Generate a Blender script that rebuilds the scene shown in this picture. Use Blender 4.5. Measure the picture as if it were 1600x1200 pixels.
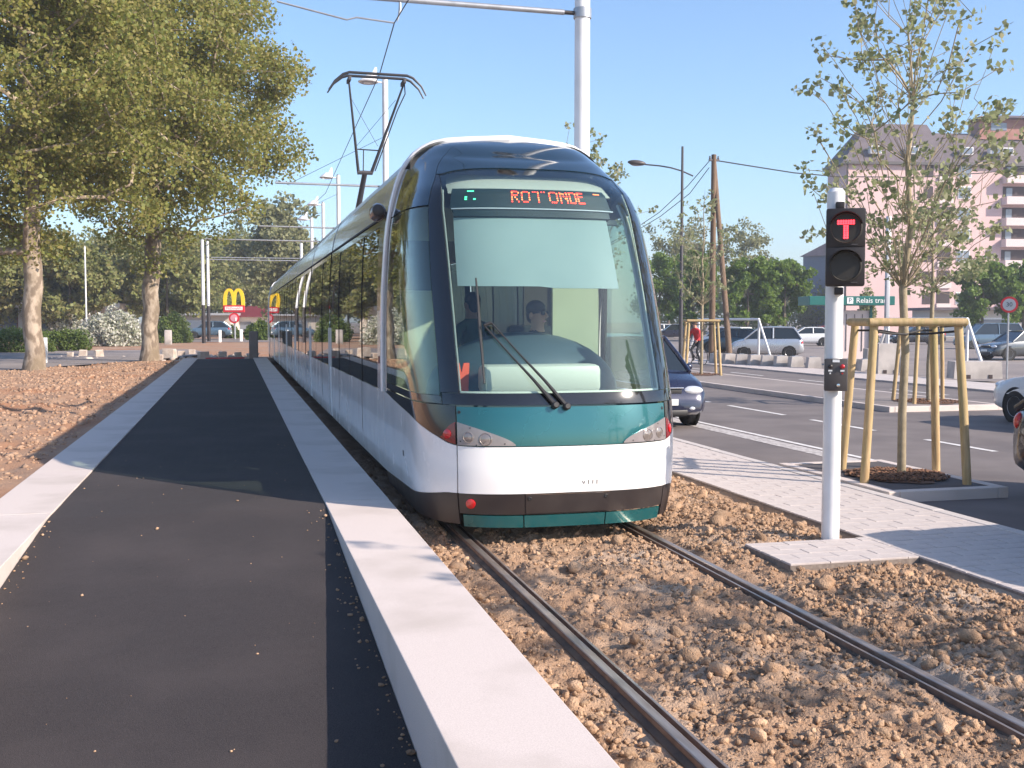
import bpy, bmesh, math, random
import numpy as np
from mathutils import Vector, Matrix, Euler
PI = math.pi
for o in list(bpy.data.objects): bpy.data.objects.remove(o)
SC = bpy.context.scene
COL = SC.collection
# ------------------------------------------------------------ camera, sky, sun, exposure
CAM_H, FPX, YAW, PITCH = 1.85, 1700.0, math.radians(14.3), math.radians(3.37)
cd = bpy.data.cameras.new('camera'); cam = bpy.data.objects.new('camera', cd); COL.objects.link(cam)
cd.sensor_width = 36; cd.lens = 36*FPX/1600; cd.clip_start = 0.05; cd.clip_end = 6000
cam.location = (0, 0, CAM_H); cam.rotation_euler = (PI/2-PITCH, 0, -YAW); SC.camera = cam
SUN = Vector((1.28, -1.10, 1.0)).normalized()          # towards the sun
EL = math.asin(SUN.z); AZ = math.atan2(SUN.x, SUN.y)
w = bpy.data.worlds.new('World'); SC.world = w; w.use_nodes = True
nt = w.node_tree; sky = nt.nodes.new('ShaderNodeTexSky'); sky.sky_type = 'NISHITA'; sky.sun_disc = False
sky.sun_elevation = EL; sky.sun_rotation = AZ; sky.air_density = 1.0; sky.dust_density = 1.0; sky.ozone_density = 4.5
nt.links.new(sky.outputs[0], nt.nodes['Background'].inputs[0]); nt.nodes['Background'].inputs[1].default_value = 0.135
sl = bpy.data.lights.new('sun', 'SUN'); sl.energy = 4.6; sl.angle = math.radians(0.55); sl.color = (1.0, 0.875, 0.75)
so = bpy.data.objects.new('sun', sl); COL.objects.link(so); so.rotation_euler = (-SUN).to_track_quat('-Z', 'Y').to_euler()
vs = SC.view_settings; vs.view_transform = 'Standard'; vs.look = 'None'; vs.exposure = 0.88; vs.gamma = 1; vs.use_curve_mapping = False
SC.render.engine = 'CYCLES'
SC.cycles.transparent_max_bounces = 16; SC.cycles.max_bounces = 8

R_CAM = cam.rotation_euler.to_matrix()
def ray(px, py): return R_CAM @ Vector(((px-800)/FPX, (600-py)/FPX, -1.0))
def P(px, py, z=0.0):                    # where the sight line through a photo pixel meets the level z
    d = ray(px, py); t = (z-CAM_H)/d.z
    return Vector((0, 0, CAM_H)) + d*t
def D(px, py, depth):                    # point at a given depth
    return Vector((0, 0, CAM_H)) + ray(px, py)*depth

# ------------------------------------------------------------ materials
M = {}
def N(t, kind, **kw):
    n = t.nodes.new(kind)
    for k, v in kw.items():
        if k in ('loc',): continue
        setattr(n, k, v)
    return n
def mat(name, col, rough=0.6, metal=0.0, col2=None, scale=4.0, detail=5, lo=0.35, hi=0.65, bump=0.0, bscale=40.0, bdist=0.01,
        coat=0.0, spec=0.5, emit=None, estr=0.0, island=0.0, col3=None, scale3=0.6, lo3=.45, hi3=.7, rvar=0.0, stretch=None):
    m = bpy.data.materials.new(name); m.use_nodes = True; t = m.node_tree
    b = t.nodes['Principled BSDF']
    b.inputs['Roughness'].default_value = rough; b.inputs['Metallic'].default_value = metal
    b.inputs['Coat Weight'].default_value = coat; b.inputs['Specular IOR Level'].default_value = spec
    b.inputs['Coat Roughness'].default_value = 0.06
    c = (*col, 1); b.inputs['Base Color'].default_value = c
    tc = None
    if col2 or bump or col3 or rvar:
        tc = N(t, 'ShaderNodeTexCoord'); src = tc.outputs['Object']
        if stretch:
            mp = N(t, 'ShaderNodeMapping'); mp.inputs['Scale'].default_value = stretch
            t.links.new(src, mp.inputs[0]); src = mp.outputs[0]
    out = None
    if col2:
        nz = N(t, 'ShaderNodeTexNoise'); nz.inputs['Scale'].default_value = scale; nz.inputs['Detail'].default_value = detail
        t.links.new(src, nz.inputs['Vector'])
        cr = N(t, 'ShaderNodeValToRGB'); cr.color_ramp.elements[0].position = lo; cr.color_ramp.elements[1].position = hi
        cr.color_ramp.elements[0].color = c; cr.color_ramp.elements[1].color = (*col2, 1)
        t.links.new(nz.outputs[0], cr.inputs[0]); out = cr.outputs[0]
    if col3:
        nz = N(t, 'ShaderNodeTexNoise'); nz.inputs['Scale'].default_value = scale3; nz.inputs['Detail'].default_value = 4
        t.links.new(src, nz.inputs['Vector'])
        mr = N(t, 'ShaderNodeMapRange'); mr.inputs[1].default_value = lo3; mr.inputs[2].default_value = hi3
        t.links.new(nz.outputs[0], mr.inputs[0])
        mx = N(t, 'ShaderNodeMix', data_type='RGBA'); t.links.new(mr.outputs[0], mx.inputs[0])
        if out is not None: t.links.new(out, mx.inputs[6])
        else: mx.inputs[6].default_value = c
        mx.inputs[7].default_value = (*col3, 1); out = mx.outputs[2]
    if island:
        g = N(t, 'ShaderNodeNewGeometry'); mr = N(t, 'ShaderNodeMapRange')
        mr.inputs[3].default_value = 1-island; mr.inputs[4].default_value = 1+island
        t.links.new(g.outputs['Random Per Island'], mr.inputs[0])
        mx = N(t, 'ShaderNodeMix', data_type='RGBA', blend_type='MULTIPLY'); mx.inputs[0].default_value = 1
        if out is not None: t.links.new(out, mx.inputs[6])
        else: mx.inputs[6].default_value = c
        t.links.new(mr.outputs[0], mx.inputs[7]); out = mx.outputs[2]
    if out is not None: t.links.new(out, b.inputs['Base Color'])
    if rvar:
        nz = N(t, 'ShaderNodeTexNoise'); nz.inputs['Scale'].default_value = 2.2; nz.inputs['Detail'].default_value = 6
        t.links.new(src, nz.inputs['Vector']); mr = N(t, 'ShaderNodeMapRange'); mr.inputs[1].default_value = .3; mr.inputs[2].default_value = .7
        mr.inputs[3].default_value = max(rough-rvar, 0.02); mr.inputs[4].default_value = rough+rvar
        t.links.new(nz.outputs[0], mr.inputs[0]); t.links.new(mr.outputs[0], b.inputs['Roughness'])
    if bump:
        nb = N(t, 'ShaderNodeTexNoise'); nb.inputs['Scale'].default_value = bscale; nb.inputs['Detail'].default_value = 6
        t.links.new(src, nb.inputs['Vector'])
        bp = N(t, 'ShaderNodeBump'); bp.inputs['Strength'].default_value = bump; bp.inputs['Distance'].default_value = bdist
        t.links.new(nb.outputs[0], bp.inputs['Height']); t.links.new(bp.outputs[0], b.inputs['Normal'])
    if emit:
        b.inputs['Emission Color'].default_value = (*emit, 1); b.inputs['Emission Strength'].default_value = estr
    M[name] = m; return m
def leafmat(name, cols, trans=0.35, rough=0.55):
    m = bpy.data.materials.new(name); m.use_nodes = True; t = m.node_tree
    t.nodes.remove(t.nodes['Principled BSDF']); out = t.nodes['Material Output']
    g = N(t, 'ShaderNodeNewGeometry'); cr = N(t, 'ShaderNodeValToRGB')
    while len(cr.color_ramp.elements) < len(cols): cr.color_ramp.elements.new(0.5)
    for i, c in enumerate(cols):
        cr.color_ramp.elements[i].position = i/(len(cols)-1); cr.color_ramp.elements[i].color = (*c, 1)
    t.links.new(g.outputs['Random Per Island'], cr.inputs[0])
    d = N(t, 'ShaderNodeBsdfPrincipled'); d.inputs['Roughness'].default_value = rough; d.inputs['Specular IOR Level'].default_value = .35
    tr = N(t, 'ShaderNodeBsdfTranslucent'); mx = N(t, 'ShaderNodeMixShader'); mx.inputs[0].default_value = trans
    t.links.new(cr.outputs[0], d.inputs['Base Color']); t.links.new(cr.outputs[0], tr.inputs[0])
    t.links.new(d.outputs[0], mx.inputs[1]); t.links.new(tr.outputs[0], mx.inputs[2]); t.links.new(mx.outputs[0], out.inputs[0])
    M[name] = m
def glassmat(name, tint, refl=1.0, ior=1.5):
    m = bpy.data.materials.new(name); m.use_nodes = True; t = m.node_tree
    t.nodes.remove(t.nodes['Principled BSDF']); out = t.nodes['Material Output']
    tr = N(t, 'ShaderNodeBsdfTransparent'); tr.inputs[0].default_value = (*tint, 1)
    gl = N(t, 'ShaderNodeBsdfGlossy'); gl.inputs['Roughness'].default_value = 0.012; gl.inputs[0].default_value = (refl, refl, refl, 1)
    fr = N(t, 'ShaderNodeFresnel'); g = N(t, 'ShaderNodeNewGeometry')      # a thin pane reflects alike from both sides
    mr = N(t, 'ShaderNodeMapRange'); mr.inputs[3].default_value = ior; mr.inputs[4].default_value = 1/ior
    t.links.new(g.outputs['Backfacing'], mr.inputs[0]); t.links.new(mr.outputs[0], fr.inputs[0])
    mx = N(t, 'ShaderNodeMixShader'); t.links.new(fr.outputs[0], mx.inputs[0])
    t.links.new(tr.outputs[0], mx.inputs[1]); t.links.new(gl.outputs[0], mx.inputs[2]); t.links.new(mx.outputs[0], out.inputs[0])
    M[name] = m

mat('ground', (.20, .15, .11), .95, col2=(.27, .21, .16), scale=.4)
mat('soil', (.27, .160, .094), .95, col2=(.40, .26, .165), scale=5, lo=.3, hi=.68, bump=1.0, bscale=75, bdist=.016, col3=(.45, .345, .26), scale3=.9, lo3=.52, hi3=.72)
mat('clod', (.31, .188, .110), .95, col2=(.43, .285, .18), scale=9, bump=1.0, bscale=90, bdist=.014, island=.30)
mat('soil_left', (.28, .165, .105), .95, col2=(.38, .245, .16), scale=2.2, lo=.3, hi=.7, bump=.9, bscale=40, bdist=.02, col3=(.34, .16, .08), scale3=.35)
mat('clod_left', (.31, .19, .12), .95, col2=(.40, .265, .18), scale=6, bump=.9, bscale=60, bdist=.012, island=.22)
mat('rubble', (.55, .48, .42), .9, island=.3, col2=(.45, .36, .3), scale=5, bump=.5, bscale=20)
mat('asphalt_path', (.017, .013, .0135), .92, col2=(.050, .039, .038), scale=170, detail=2, lo=.34, hi=.72, bump=.9, bscale=190, bdist=.005, col3=(.060, .047, .045), scale3=.8, lo3=.46, hi3=.9)
mat('asphalt_road', (.135, .113, .107), .85, col2=(.17, .145, .137), scale=1.2, bump=.4, bscale=160, bdist=.004, col3=(.085, .072, .072), scale3=.5, lo3=.5, hi3=.8)
mat('asphalt_lot', (.21, .178, .165), .9, col2=(.26, .22, .2), scale=.5, bump=.3, bscale=100, bdist=.004, col3=(.17, .145, .14), scale3=.2)
mat('asphalt_dark', (.06, .052, .055), .88, col2=(.085, .072, .07), scale=3, bump=.5, bscale=170, bdist=.004)
mat('granite', (.53, .455, .415), .78, col2=(.63, .55, .505), scale=160, detail=3, lo=.35, hi=.65, bump=.25, bscale=210, bdist=.003, col3=(.46, .395, .35), scale3=1.7, lo3=.5, hi3=.78)
mat('kerb_grey', (.46, .42, .40), .8, col2=(.54, .49, .46), scale=60, bump=.3, bscale=120, bdist=.004)
mat('paver', (.46, .405, .38), .88, col2=(.53, .47, .44), scale=45, bump=.4, bscale=140, bdist=.003, col3=(.41, .36, .34), scale3=2.5, lo3=.45, hi3=.7)
mat('joint_sand', (.16, .13, .115), .95, col2=(.24, .2, .17), scale=30)
mat('road_paint', (.66, .64, .62), .8, col2=(.45, .42, .40), scale=12, lo=.45, hi=.75)
mat('setts', (.50, .47, .45), .85, col2=(.30, .27, .26), scale=14, lo=.4, hi=.6, bump=.6, bscale=18, bdist=.01)
mat('rail_side', (.14, .09, .066), .75, metal=.2, col2=(.22, .145, .105), scale=12, bump=.3, bscale=60, bdist=.003)
mat('rail_top', (.50, .42, .37), .40, metal=.8, col2=(.38, .29, .23), scale=6, stretch=(6, .6, 6), rvar=.08)
mat('rubber', (.060, .045, .038), .85, bump=.5, bscale=50, col2=(.12, .085, .06), scale=6)
mat('white_paint', (.80, .80, .80), .28, coat=.5, col2=(.75, .745, .735), scale=1.3, rvar=.06)
mat('tram_white', (.80, .795, .79), .24, coat=.6, col2=(.765, .755, .745), scale=1.6, lo=.4, hi=.7, rvar=.06, col3=(.66, .635, .61), scale3=2.6, lo3=.56, hi3=.85)
mat('tram_black', (.009, .009, .010), .07, coat=.6, rvar=.03)
mat('tram_hood', (.006, .017, .026), .08, coat=.8, rvar=.03)
mat('tram_teal', (.014, .120, .130), .26, metal=.40, coat=.8, rvar=.04)
mat('bumper', (.024, .018, .018), .40, rvar=.1, col2=(.036, .028, .026), scale=5)
mat('silver', (.62, .63, .65), .2, metal=.35, coat=.6, rvar=.05)
mat('roof_grey', (.40, .41, .43), .3, coat=.3)
mat('bellows', (.03, .03, .032), .7)
mat('seam', (.008, .008, .009), .6)
mat('pod', (.16, .125, .11), .25, coat=.5)
mat('cabinet_grey', (.22, .185, .17), .7, col2=(.26, .22, .2), scale=3)
mat('underbody', (.02, .018, .017), .8)
mat('interior', (.42, .42, .38), .7)
mat('interior_beige', (.56, .56, .46), .7, col2=(.52, .52, .43), scale=3)
mat('interior_dark', (.05, .035, .03), .7)
mat('dash', (.048, .078, .098), .42, col2=(.055, .085, .105), scale=60, bump=.1, bscale=200, bdist=.002)
mat('dash_white', (.50, .51, .45), .5)
mat('blind', (.21, .275, .285), .85, col2=(.23, .295, .305), scale=2)
mat('sign_case', (.014, .026, .028), .5)
mat('led_green', (.02, .3, .12), .5, emit=(.08, .9, .35), estr=2.2)
mat('led_red', (.4, .05, .02), .5, emit=(1, .04, .02), estr=3.0)
mat('led_orange', (.4, .1, .02), .5, emit=(1, .20, .06), estr=2.6)
mat('led_off', (.012, .03, .03), .5)
mat('lens', (.20, .18, .18), .16, coat=.7, col2=(.26, .235, .235), scale=6)
mat('lamp_glass', (.26, .22, .20), .14, metal=.4, coat=.8)
mat('red_lens', (.17, .006, .010), .12, coat=.8)
mat('red_lamp', (.50, .010, .014), .15, coat=.8)
mat('chrome', (.7, .7, .7), .15, metal=1)
mat('black_plastic', (.018, .017, .018), .5)
mat('pole_white', (.74, .74, .75), .35, col2=(.66, .655, .65), scale=3, coat=.2)
mat('pole_grey', (.40, .41, .44), .4, metal=.35)
mat('galv', (.42, .43, .45), .42, metal=.6, col2=(.34, .35, .37), scale=8)
mat('dark_steel', (.075, .07, .075), .5, metal=.4)
mat('wire', (.05, .05, .055), .5, metal=.5)
mat('signal_black', (.022, .017, .016), .5, bump=.1, bscale=90)
mat('signal_lens', (.028, .024, .018), .55, bump=.4, bscale=160, bdist=.003)
mat('signal_grey', (.085, .075, .072), .5, metal=.3)
mat('signal_red', (.5, .02, .03), .4, emit=(1, .035, .05), estr=2.6)
mat('yellow_paint', (.85, .55, .02), .4)
mat('sign_red', (.55, .02, .03), .4)
mat('roof_red', (.13, .02, .025), .7)
mat('sign_pink', (.62, .28, .32), .5)
mat('sign_white', (.8, .8, .78), .4)
mat('green_sign', (.012, .13, .115), .45)
mat('timber', (.39, .26, .125), .78, col2=(.52, .375, .20), scale=5, stretch=(6, 6, .7), bump=.4, bscale=14, bdist=.006, col3=(.34, .27, .12), scale3=1.5)
mat('timber_dark', (.12, .075, .045), .85, col2=(.18, .12, .08), scale=6, stretch=(5, 5, .5), bump=.5, bscale=18)
mat('strap', (.02, .018, .018), .7)
mat('mulch', (.10, .052, .032), .95, col2=(.17, .085, .05), scale=14, bump=.8, bscale=40, bdist=.02)
mat('mulch_chip', (.16, .078, .042), .9, island=.5)
mat('bark', (.19, .145, .105), .9, col2=(.40, .325, .25), scale=4.5, lo=.45, hi=.56, stretch=(1, 1, .5), bump=.6, bscale=9, bdist=.03, col3=(.20, .155, .105), scale3=2.2, lo3=.5, hi3=.62)
mat('bark_young', (.25, .205, .13), .85, col2=(.33, .27, .18), scale=12, bump=.4, bscale=40)
mat('bark_far', (.10, .08, .055), .95, col2=(.15, .12, .085), scale=3)
leafmat('leaf_plane', [(.19, .21, .045), (.26, .27, .065), (.31, .275, .075), (.20, .25, .065), (.36, .315, .115), (.24, .21, .065)], .5)
leafmat('leaf_far', [(.22, .25, .085), (.28, .30, .105), (.33, .30, .13), (.19, .225, .075)], .5)
leafmat('leaf_mid', [(.25, .275, .10), (.31, .32, .13), (.35, .32, .15), (.21, .24, .085)], .5)
leafmat('leaf_pale', [(.24, .25, .12), (.29, .29, .15), (.20, .215, .10)], .45)
leafmat('leaf_bright', [(.135, .215, .034), (.175, .26, .045), (.11, .18, .03)], .45)
leafmat('leaf_young', [(.26, .29, .135), (.33, .345, .19), (.21, .24, .11), (.37, .35, .23)], .5)
leafmat('leaf_hedge', [(.12, .175, .036), (.165, .22, .052), (.10, .15, .036)], .45)
leafmat('blossom', [(.60, .58, .52), (.44, .46, .34), (.68, .66, .62), (.26, .29, .16), (.55, .52, .45)], .35)
mat('render_pink', (.60, .415, .40), .9, col2=(.64, .45, .43), scale=.3)
mat('render_light', (.66, .55, .53), .9)
mat('render_cream', (.62, .55, .47), .9, col2=(.55, .48, .42), scale=.5)
mat('slate', (.095, .075, .085), .8, col2=(.125, .10, .11), scale=1.2)
mat('brick_red', (.30, .14, .11), .9, col2=(.34, .17, .14), scale=2)
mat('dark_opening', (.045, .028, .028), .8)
mat('window_far', (.16, .19, .24), .12, coat=.5)
mat('window_frame', (.72, .70, .68), .6)
mat('shade_toned_wall', (.20, .22, .28), .8)  # bluish shade of the far block's side put into the wall colour
mat('concrete', (.47, .43, .40), .9, col2=(.36, .33, .31), scale=2.2, lo=.4, hi=.65, bump=.4, bscale=30, col3=(.30, .27, .25), scale3=.9, lo3=.52, hi3=.75)
mat('tyre', (.016, .016, .017), .8)
mat('rim', (.45, .45, .47), .3, metal=.7)
mat('car_glass', (.018, .024, .028), .05, coat=.6)
mat('car_light', (.75, .76, .78), .08, metal=.4, coat=.8)
mat('plate', (.80, .80, .76), .5)
mat('plate_ink', (.03, .03, .04), .6)
mat('wheel_arch', (.01, .01, .01), .9)
for nm, c, me in (('car_navy', (.016, .018, .045), .3), ('car_silver', (.52, .54, .57), .6), ('car_white', (.78, .78, .77), 0), ('car_dark', (.03, .032, .04), .4),
              ('car_blue', (.10, .16, .22), .4), ('car_black', (.02, .018, .022), .3), ('car_red', (.26, .02, .04), .2), ('car_grey', (.07, .08, .09), .4), ('car_teal', (.02, .05, .07), .4)):
    mat(nm, c, .28, me, coat=.9, rvar=.04)
mat('skin', (.50, .27, .18), .55)
mat('hair', (.018, .012, .009), .6)
mat('cloth_dark', (.018, .020, .026), .85)
mat('cloth_green', (.05, .10, .085), .85)
mat('cloth_red', (.48, .03, .035), .8)
mat('cloth_jeans', (.04, .055, .10), .85)
mat('orange_vest', (.75, .10, .05), .7)
glassmat('windscreen', (.90, .965, .945), 1.0)
glassmat('side_glass', (.72, .80, .72), 1.0, 1.55)
glassmat('saloon_glass', (.40, .42, .38), 1.0, 1.6)
glassmat('clear_glass', (.8, .86, .85), 1.0)

# ------------------------------------------------------------ mesh helpers
def tag(o, label=None, cat=None, group=None, kind=None):
    if label: o['label'] = label
    if cat: o['category'] = cat
    if group: o['group'] = group
    if kind: o['kind'] = kind
    return o
def thing(name, label, cat, loc=(0, 0, 0), rz=0.0, group=None):
    o = bpy.data.objects.new(name, None); COL.objects.link(o); o.empty_display_size = .2
    o.location = loc; o.rotation_euler = (0, 0, rz); return tag(o, label, cat, group)
def obj(name, me, parent=None, loc=None):
    o = bpy.data.objects.new(name, me); COL.objects.link(o)
    if parent is not None: o.parent = parent
    if loc is not None: o.location = loc
    return o
def finish(me, smooth, ang=40):
    if smooth:
        me.polygons.foreach_set('use_smooth', [True]*len(me.polygons)); me.set_sharp_from_angle(angle=math.radians(ang))
def npmesh(name, V, F, m, smooth=False, ang=180):
    V = np.asarray(V, dtype=np.float32); F = np.asarray(F, dtype=np.int32); k = F.shape[1]
    me = bpy.data.meshes.new(name); me.vertices.add(len(V)); me.vertices.foreach_set('co', V.ravel())
    me.loops.add(F.size); me.loops.foreach_set('vertex_index', F.ravel())
    me.polygons.add(len(F)); me.polygons.foreach_set('loop_start', np.arange(0, F.size, k, dtype=np.int32))
    me.update(calc_edges=True); me.validate(); me.materials.append(M[m])
    if smooth:
        me.polygons.foreach_set('use_smooth', np.ones(len(F), dtype=bool))
        if ang < 180: me.set_sharp_from_angle(angle=math.radians(ang))
    return me
class MB:
    def __init__(s): s.v = []; s.f = []
    def add(s, vs, fs):
        b = len(s.v); s.v += [tuple(v) for v in vs]; s.f += [tuple(i+b for i in f) for f in fs]; return s
    def box(s, c, d, rz=0, bev=0, M4=None):
        hx, hy, hz = d[0]/2, d[1]/2, d[2]/2; pts = []
        if bev:
            bm = bmesh.new(); bmesh.ops.create_cube(bm, size=1, matrix=Matrix.Diagonal((d[0], d[1], d[2], 1)))
            bmesh.ops.bevel(bm, geom=bm.edges[:], offset=bev, segments=2, affect='EDGES', profile=.5)
            bm.verts.index_update(); vs = [v.co.copy() for v in bm.verts]; fs = [[v.index for v in f.verts] for f in bm.faces]; bm.free()
        else:
            vs = [Vector((x*hx, y*hy, z*hz)) for x in (-1, 1) for y in (-1, 1) for z in (-1, 1)]
            fs = [(0, 1, 3, 2), (4, 6, 7, 5), (0, 4, 5, 1), (2, 3, 7, 6), (0, 2, 6, 4), (1, 5, 7, 3)]
        T = M4 if M4 is not None else Matrix.Translation(c) @ Matrix.Rotation(rz, 4, 'Z')
        return s.add([T @ v for v in vs], fs)
    def tube(s, pts, rad, n=8, cap=True, closed=False):
        pts = [Vector(p) for p in pts]; k = len(pts)
        if not isinstance(rad, (list, tuple)): rad = [rad]*k
        vs = []; fs = []; nrm = None
        for i, p in enumerate(pts):
            if closed: t = pts[(i+1) % k]-pts[i-1]
            else: t = pts[min(i+1, k-1)]-pts[max(i-1, 0)]
            if t.length < 1e-9: t = Vector((0, 0, 1))
            t.normalize()
            if nrm is None:
                a = Vector((0, 0, 1)) if abs(t.z) < .9 else Vector((1, 0, 0)); nrm = t.cross(a).normalized()
            nrm = (nrm-t*nrm.dot(t)); nrm = nrm.normalized() if nrm.length > 1e-6 else t.orthogonal().normalized()
            bn = t.cross(nrm)
            for j in range(n):
                a = 2*PI*j/n; vs.append(p+(nrm*math.cos(a)+bn*math.sin(a))*rad[i])
        for i in range(k if closed else k-1):
            for j in range(n):
                a = i*n+j; b = i*n+(j+1) % n; i2 = (i+1) % k; c = i2*n+(j+1) % n; d = i2*n+j
                fs.append((a, d, c, b))
        if cap and not closed: fs.append(tuple(range(n))); fs.append(tuple(range((k-1)*n, k*n))[::-1])
        return s.add(vs, fs)
    def lathe(s, prof, n=16, T=None):
        T = T or Matrix(); vs = []; fs = []; k = len(prof)
        for r, z in prof:
            for j in range(n): a = 2*PI*j/n; vs.append(T @ Vector((r*math.cos(a), r*math.sin(a), z)))
        for i in range(k-1):
            for j in range(n): fs.append((i*n+j, i*n+(j+1) % n, (i+1)*n+(j+1) % n, (i+1)*n+j))
        fs.append(tuple(range(n))[::-1]); fs.append(tuple(range((k-1)*n, k*n)))
        return s.add(vs, fs)
    def ell(s, c, r, nu=16, nv=10, T=None):
        T = T or Matrix(); c = Vector(c); vs = [T @ (c+Vector((0, 0, -r[2])))]; fs = []
        for i in range(1, nv):
            a = -PI/2+PI*i/nv
            for j in range(nu):
                b = 2*PI*j/nu; vs.append(T @ (c+Vector((r[0]*math.cos(a)*math.cos(b), r[1]*math.cos(a)*math.sin(b), r[2]*math.sin(a)))))
        vs.append(T @ (c+Vector((0, 0, r[2])))); L = len(vs)-1
        for j in range(nu):
            fs.append((0, 1+(j+1) % nu, 1+j)); fs.append((L, L-nu+j, L-nu+(j+1) % nu))
            for i in range(nv-2): a = 1+i*nu+j; b = 1+i*nu+(j+1) % nu; fs.append((a, b, b+nu, a+nu))
        return s.add(vs, fs)
    def prism(s, poly, h, T=None):                 # poly in xy, extruded 0..h in z, placed by T
        T = T or Matrix(); n = len(poly)
        vs = [T @ Vector((x, y, 0)) for x, y in poly]+[T @ Vector((x, y, h)) for x, y in poly]
        fs = [tuple(range(n))[::-1], tuple(range(n, 2*n))]+[(i, (i+1) % n, n+(i+1) % n, n+i) for i in range(n)]
        return s.add(vs, fs)
    def build(s, name, m, parent=None, smooth=False, ang=40, loc=None):
        me = bpy.data.meshes.new(name); me.from_pydata(s.v, [], s.f); me.update(); me.materials.append(M[m]); finish(me, smooth, ang)
        return obj(name, me, parent, loc)
def TR(loc=(0, 0, 0), rx=0, ry=0, rz=0): return Matrix.Translation(loc) @ Euler((rx, ry, rz)).to_matrix().to_4x4()
def frame_to(p, nrm, up=(0, 0, 1)):               # matrix whose z axis is nrm
    z = Vector(nrm).normalized(); x = Vector(up).cross(z); x = x.normalized() if x.length > 1e-6 else Vector((1, 0, 0)); y = z.cross(x)
    return Matrix(((x.x, y.x, z.x, p[0]), (x.y, y.y, z.y, p[1]), (x.z, y.z, z.z, p[2]), (0, 0, 0, 1)))
def text_mesh(txt, size, ext, T):
    cu = bpy.data.curves.new('t', 'FONT'); cu.body = txt; cu.size = size; cu.extrude = ext; cu.align_x = 'CENTER'; cu.align_y = 'CENTER'
    o = bpy.data.objects.new('t', cu); COL.objects.link(o); dg = bpy.context.evaluated_depsgraph_get()
    me = bpy.data.meshes.new_from_object(o.evaluated_get(dg)); bpy.data.objects.remove(o); me.transform(T); return me
def lettering(name, txt, size, T, m, parent, ext=.004):
    me = text_mesh(txt, size, ext, T); me.materials.clear(); me.materials.append(M[m]); return obj(name, me, parent)
def sheet(name, poly, z, m, kind='structure', parent=None, thick=0.0):
    mb = MB()
    if thick: mb.prism(poly, thick, TR((0, 0, z-thick)))
    else: mb.add([(x, y, z) for x, y in poly], [tuple(range(len(poly)))])
    o = mb.build(name, m, parent)
    if kind and parent is None: o['kind'] = kind
    return o
# value noise, vectorised
def vnoise(x, y, seed=0):
    xi = np.floor(x).astype(np.int64); yi = np.floor(y).astype(np.int64); xf = x-xi; yf = y-yi
    def h(a, b):
        n = (a*374761393+b*668265263+seed*1442695041) & 0xffffffff
        n = ((n ^ (n >> 13))*1274126177) & 0xffffffff
        return ((n ^ (n >> 16)) & 0xffff)/65535.0
    u = xf*xf*(3-2*xf); v = yf*yf*(3-2*yf)
    return (h(xi, yi)*(1-u)+h(xi+1, yi)*u)*(1-v)+(h(xi, yi+1)*(1-u)+h(xi+1, yi+1)*u)*v
def fbm(x, y, seed=0, oct=4, gain=.5):
    a = 1; s = 0; t = 0
    for i in range(oct): s = s+a*(vnoise(x*2**i+i*17.3, y*2**i-i*9.1, seed+i)-.5); t += a; a *= gain
    return s/t*2
def height_grid(name, xs, ys, zf, m, smooth=True):
    X, Y = np.meshgrid(xs, ys); Z = zf(X, Y); V = np.stack([X, Y, Z], -1).reshape(-1, 3)
    nx, ny = len(xs), len(ys); i = np.arange(nx-1); j = np.arange(ny-1); I, J = np.meshgrid(i, j); a = (J*nx+I).ravel()
    F = np.stack([a, a+1, a+nx+1, a+nx], -1); return npmesh(name, V, F, m, smooth)
def ico(sub):
    bm = bmesh.new(); bmesh.ops.create_icosphere(bm, subdivisions=sub, radius=1); bm.verts.index_update()
    V = np.array([v.co[:] for v in bm.verts]); F = np.array([[v.index for v in f.verts] for f in bm.faces]); bm.free(); return V, F
def scatter_mesh(name, pts, size, rng, m, sub=1, flat=.75, rough=.35, smooth=False, low=0.0):
    V0, F0 = ico(sub); Vs = []; Fs = []; base = 0; n = len(pts); kinds = 7; sel = rng.integers(0, kinds, n)
    for k in range(kinds):
        idx = np.where(sel == k)[0]
        if not len(idx): continue
        V = V0*(1+rough*rng.uniform(-1, 1, (len(V0), 1)))
        if low:
            K = rng.normal(size=(9, 3)); K /= np.linalg.norm(K, axis=1)[:, None]; A = rng.uniform(-1, 1, 9)
            V = V*(1+low*(np.maximum(V0 @ K.T, 0)**3 @ A))[:, None]
        a = rng.uniform(0, 2*PI, len(idx)); b = rng.uniform(0, PI, len(idx)); ca, sa, cb, sb = np.cos(a), np.sin(a), np.cos(b), np.sin(b)
        S = rng.uniform(.7, 1.3, (len(idx), 3))*size[idx, None]
        W = V[None]*S[:, None, :]
        x, y, z = W[..., 0], W[..., 1], W[..., 2]
        y2 = y*cb[:, None]-z*sb[:, None]; z2 = y*sb[:, None]+z*cb[:, None]
        x3 = x*ca[:, None]-y2*sa[:, None]; y3 = x*sa[:, None]+y2*ca[:, None]
        W = np.stack([x3, y3, z2*flat], -1)+pts[idx][:, None, :]
        Vs.append(W.reshape(-1, 3)); nf = (F0[None]+(np.arange(len(idx))*len(V0))[:, None, None]).reshape(-1, 3)+base
        Fs.append(nf); base += len(idx)*len(V0)
    return npmesh(name, np.concatenate(Vs), np.concatenate(Fs), m, smooth)
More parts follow.
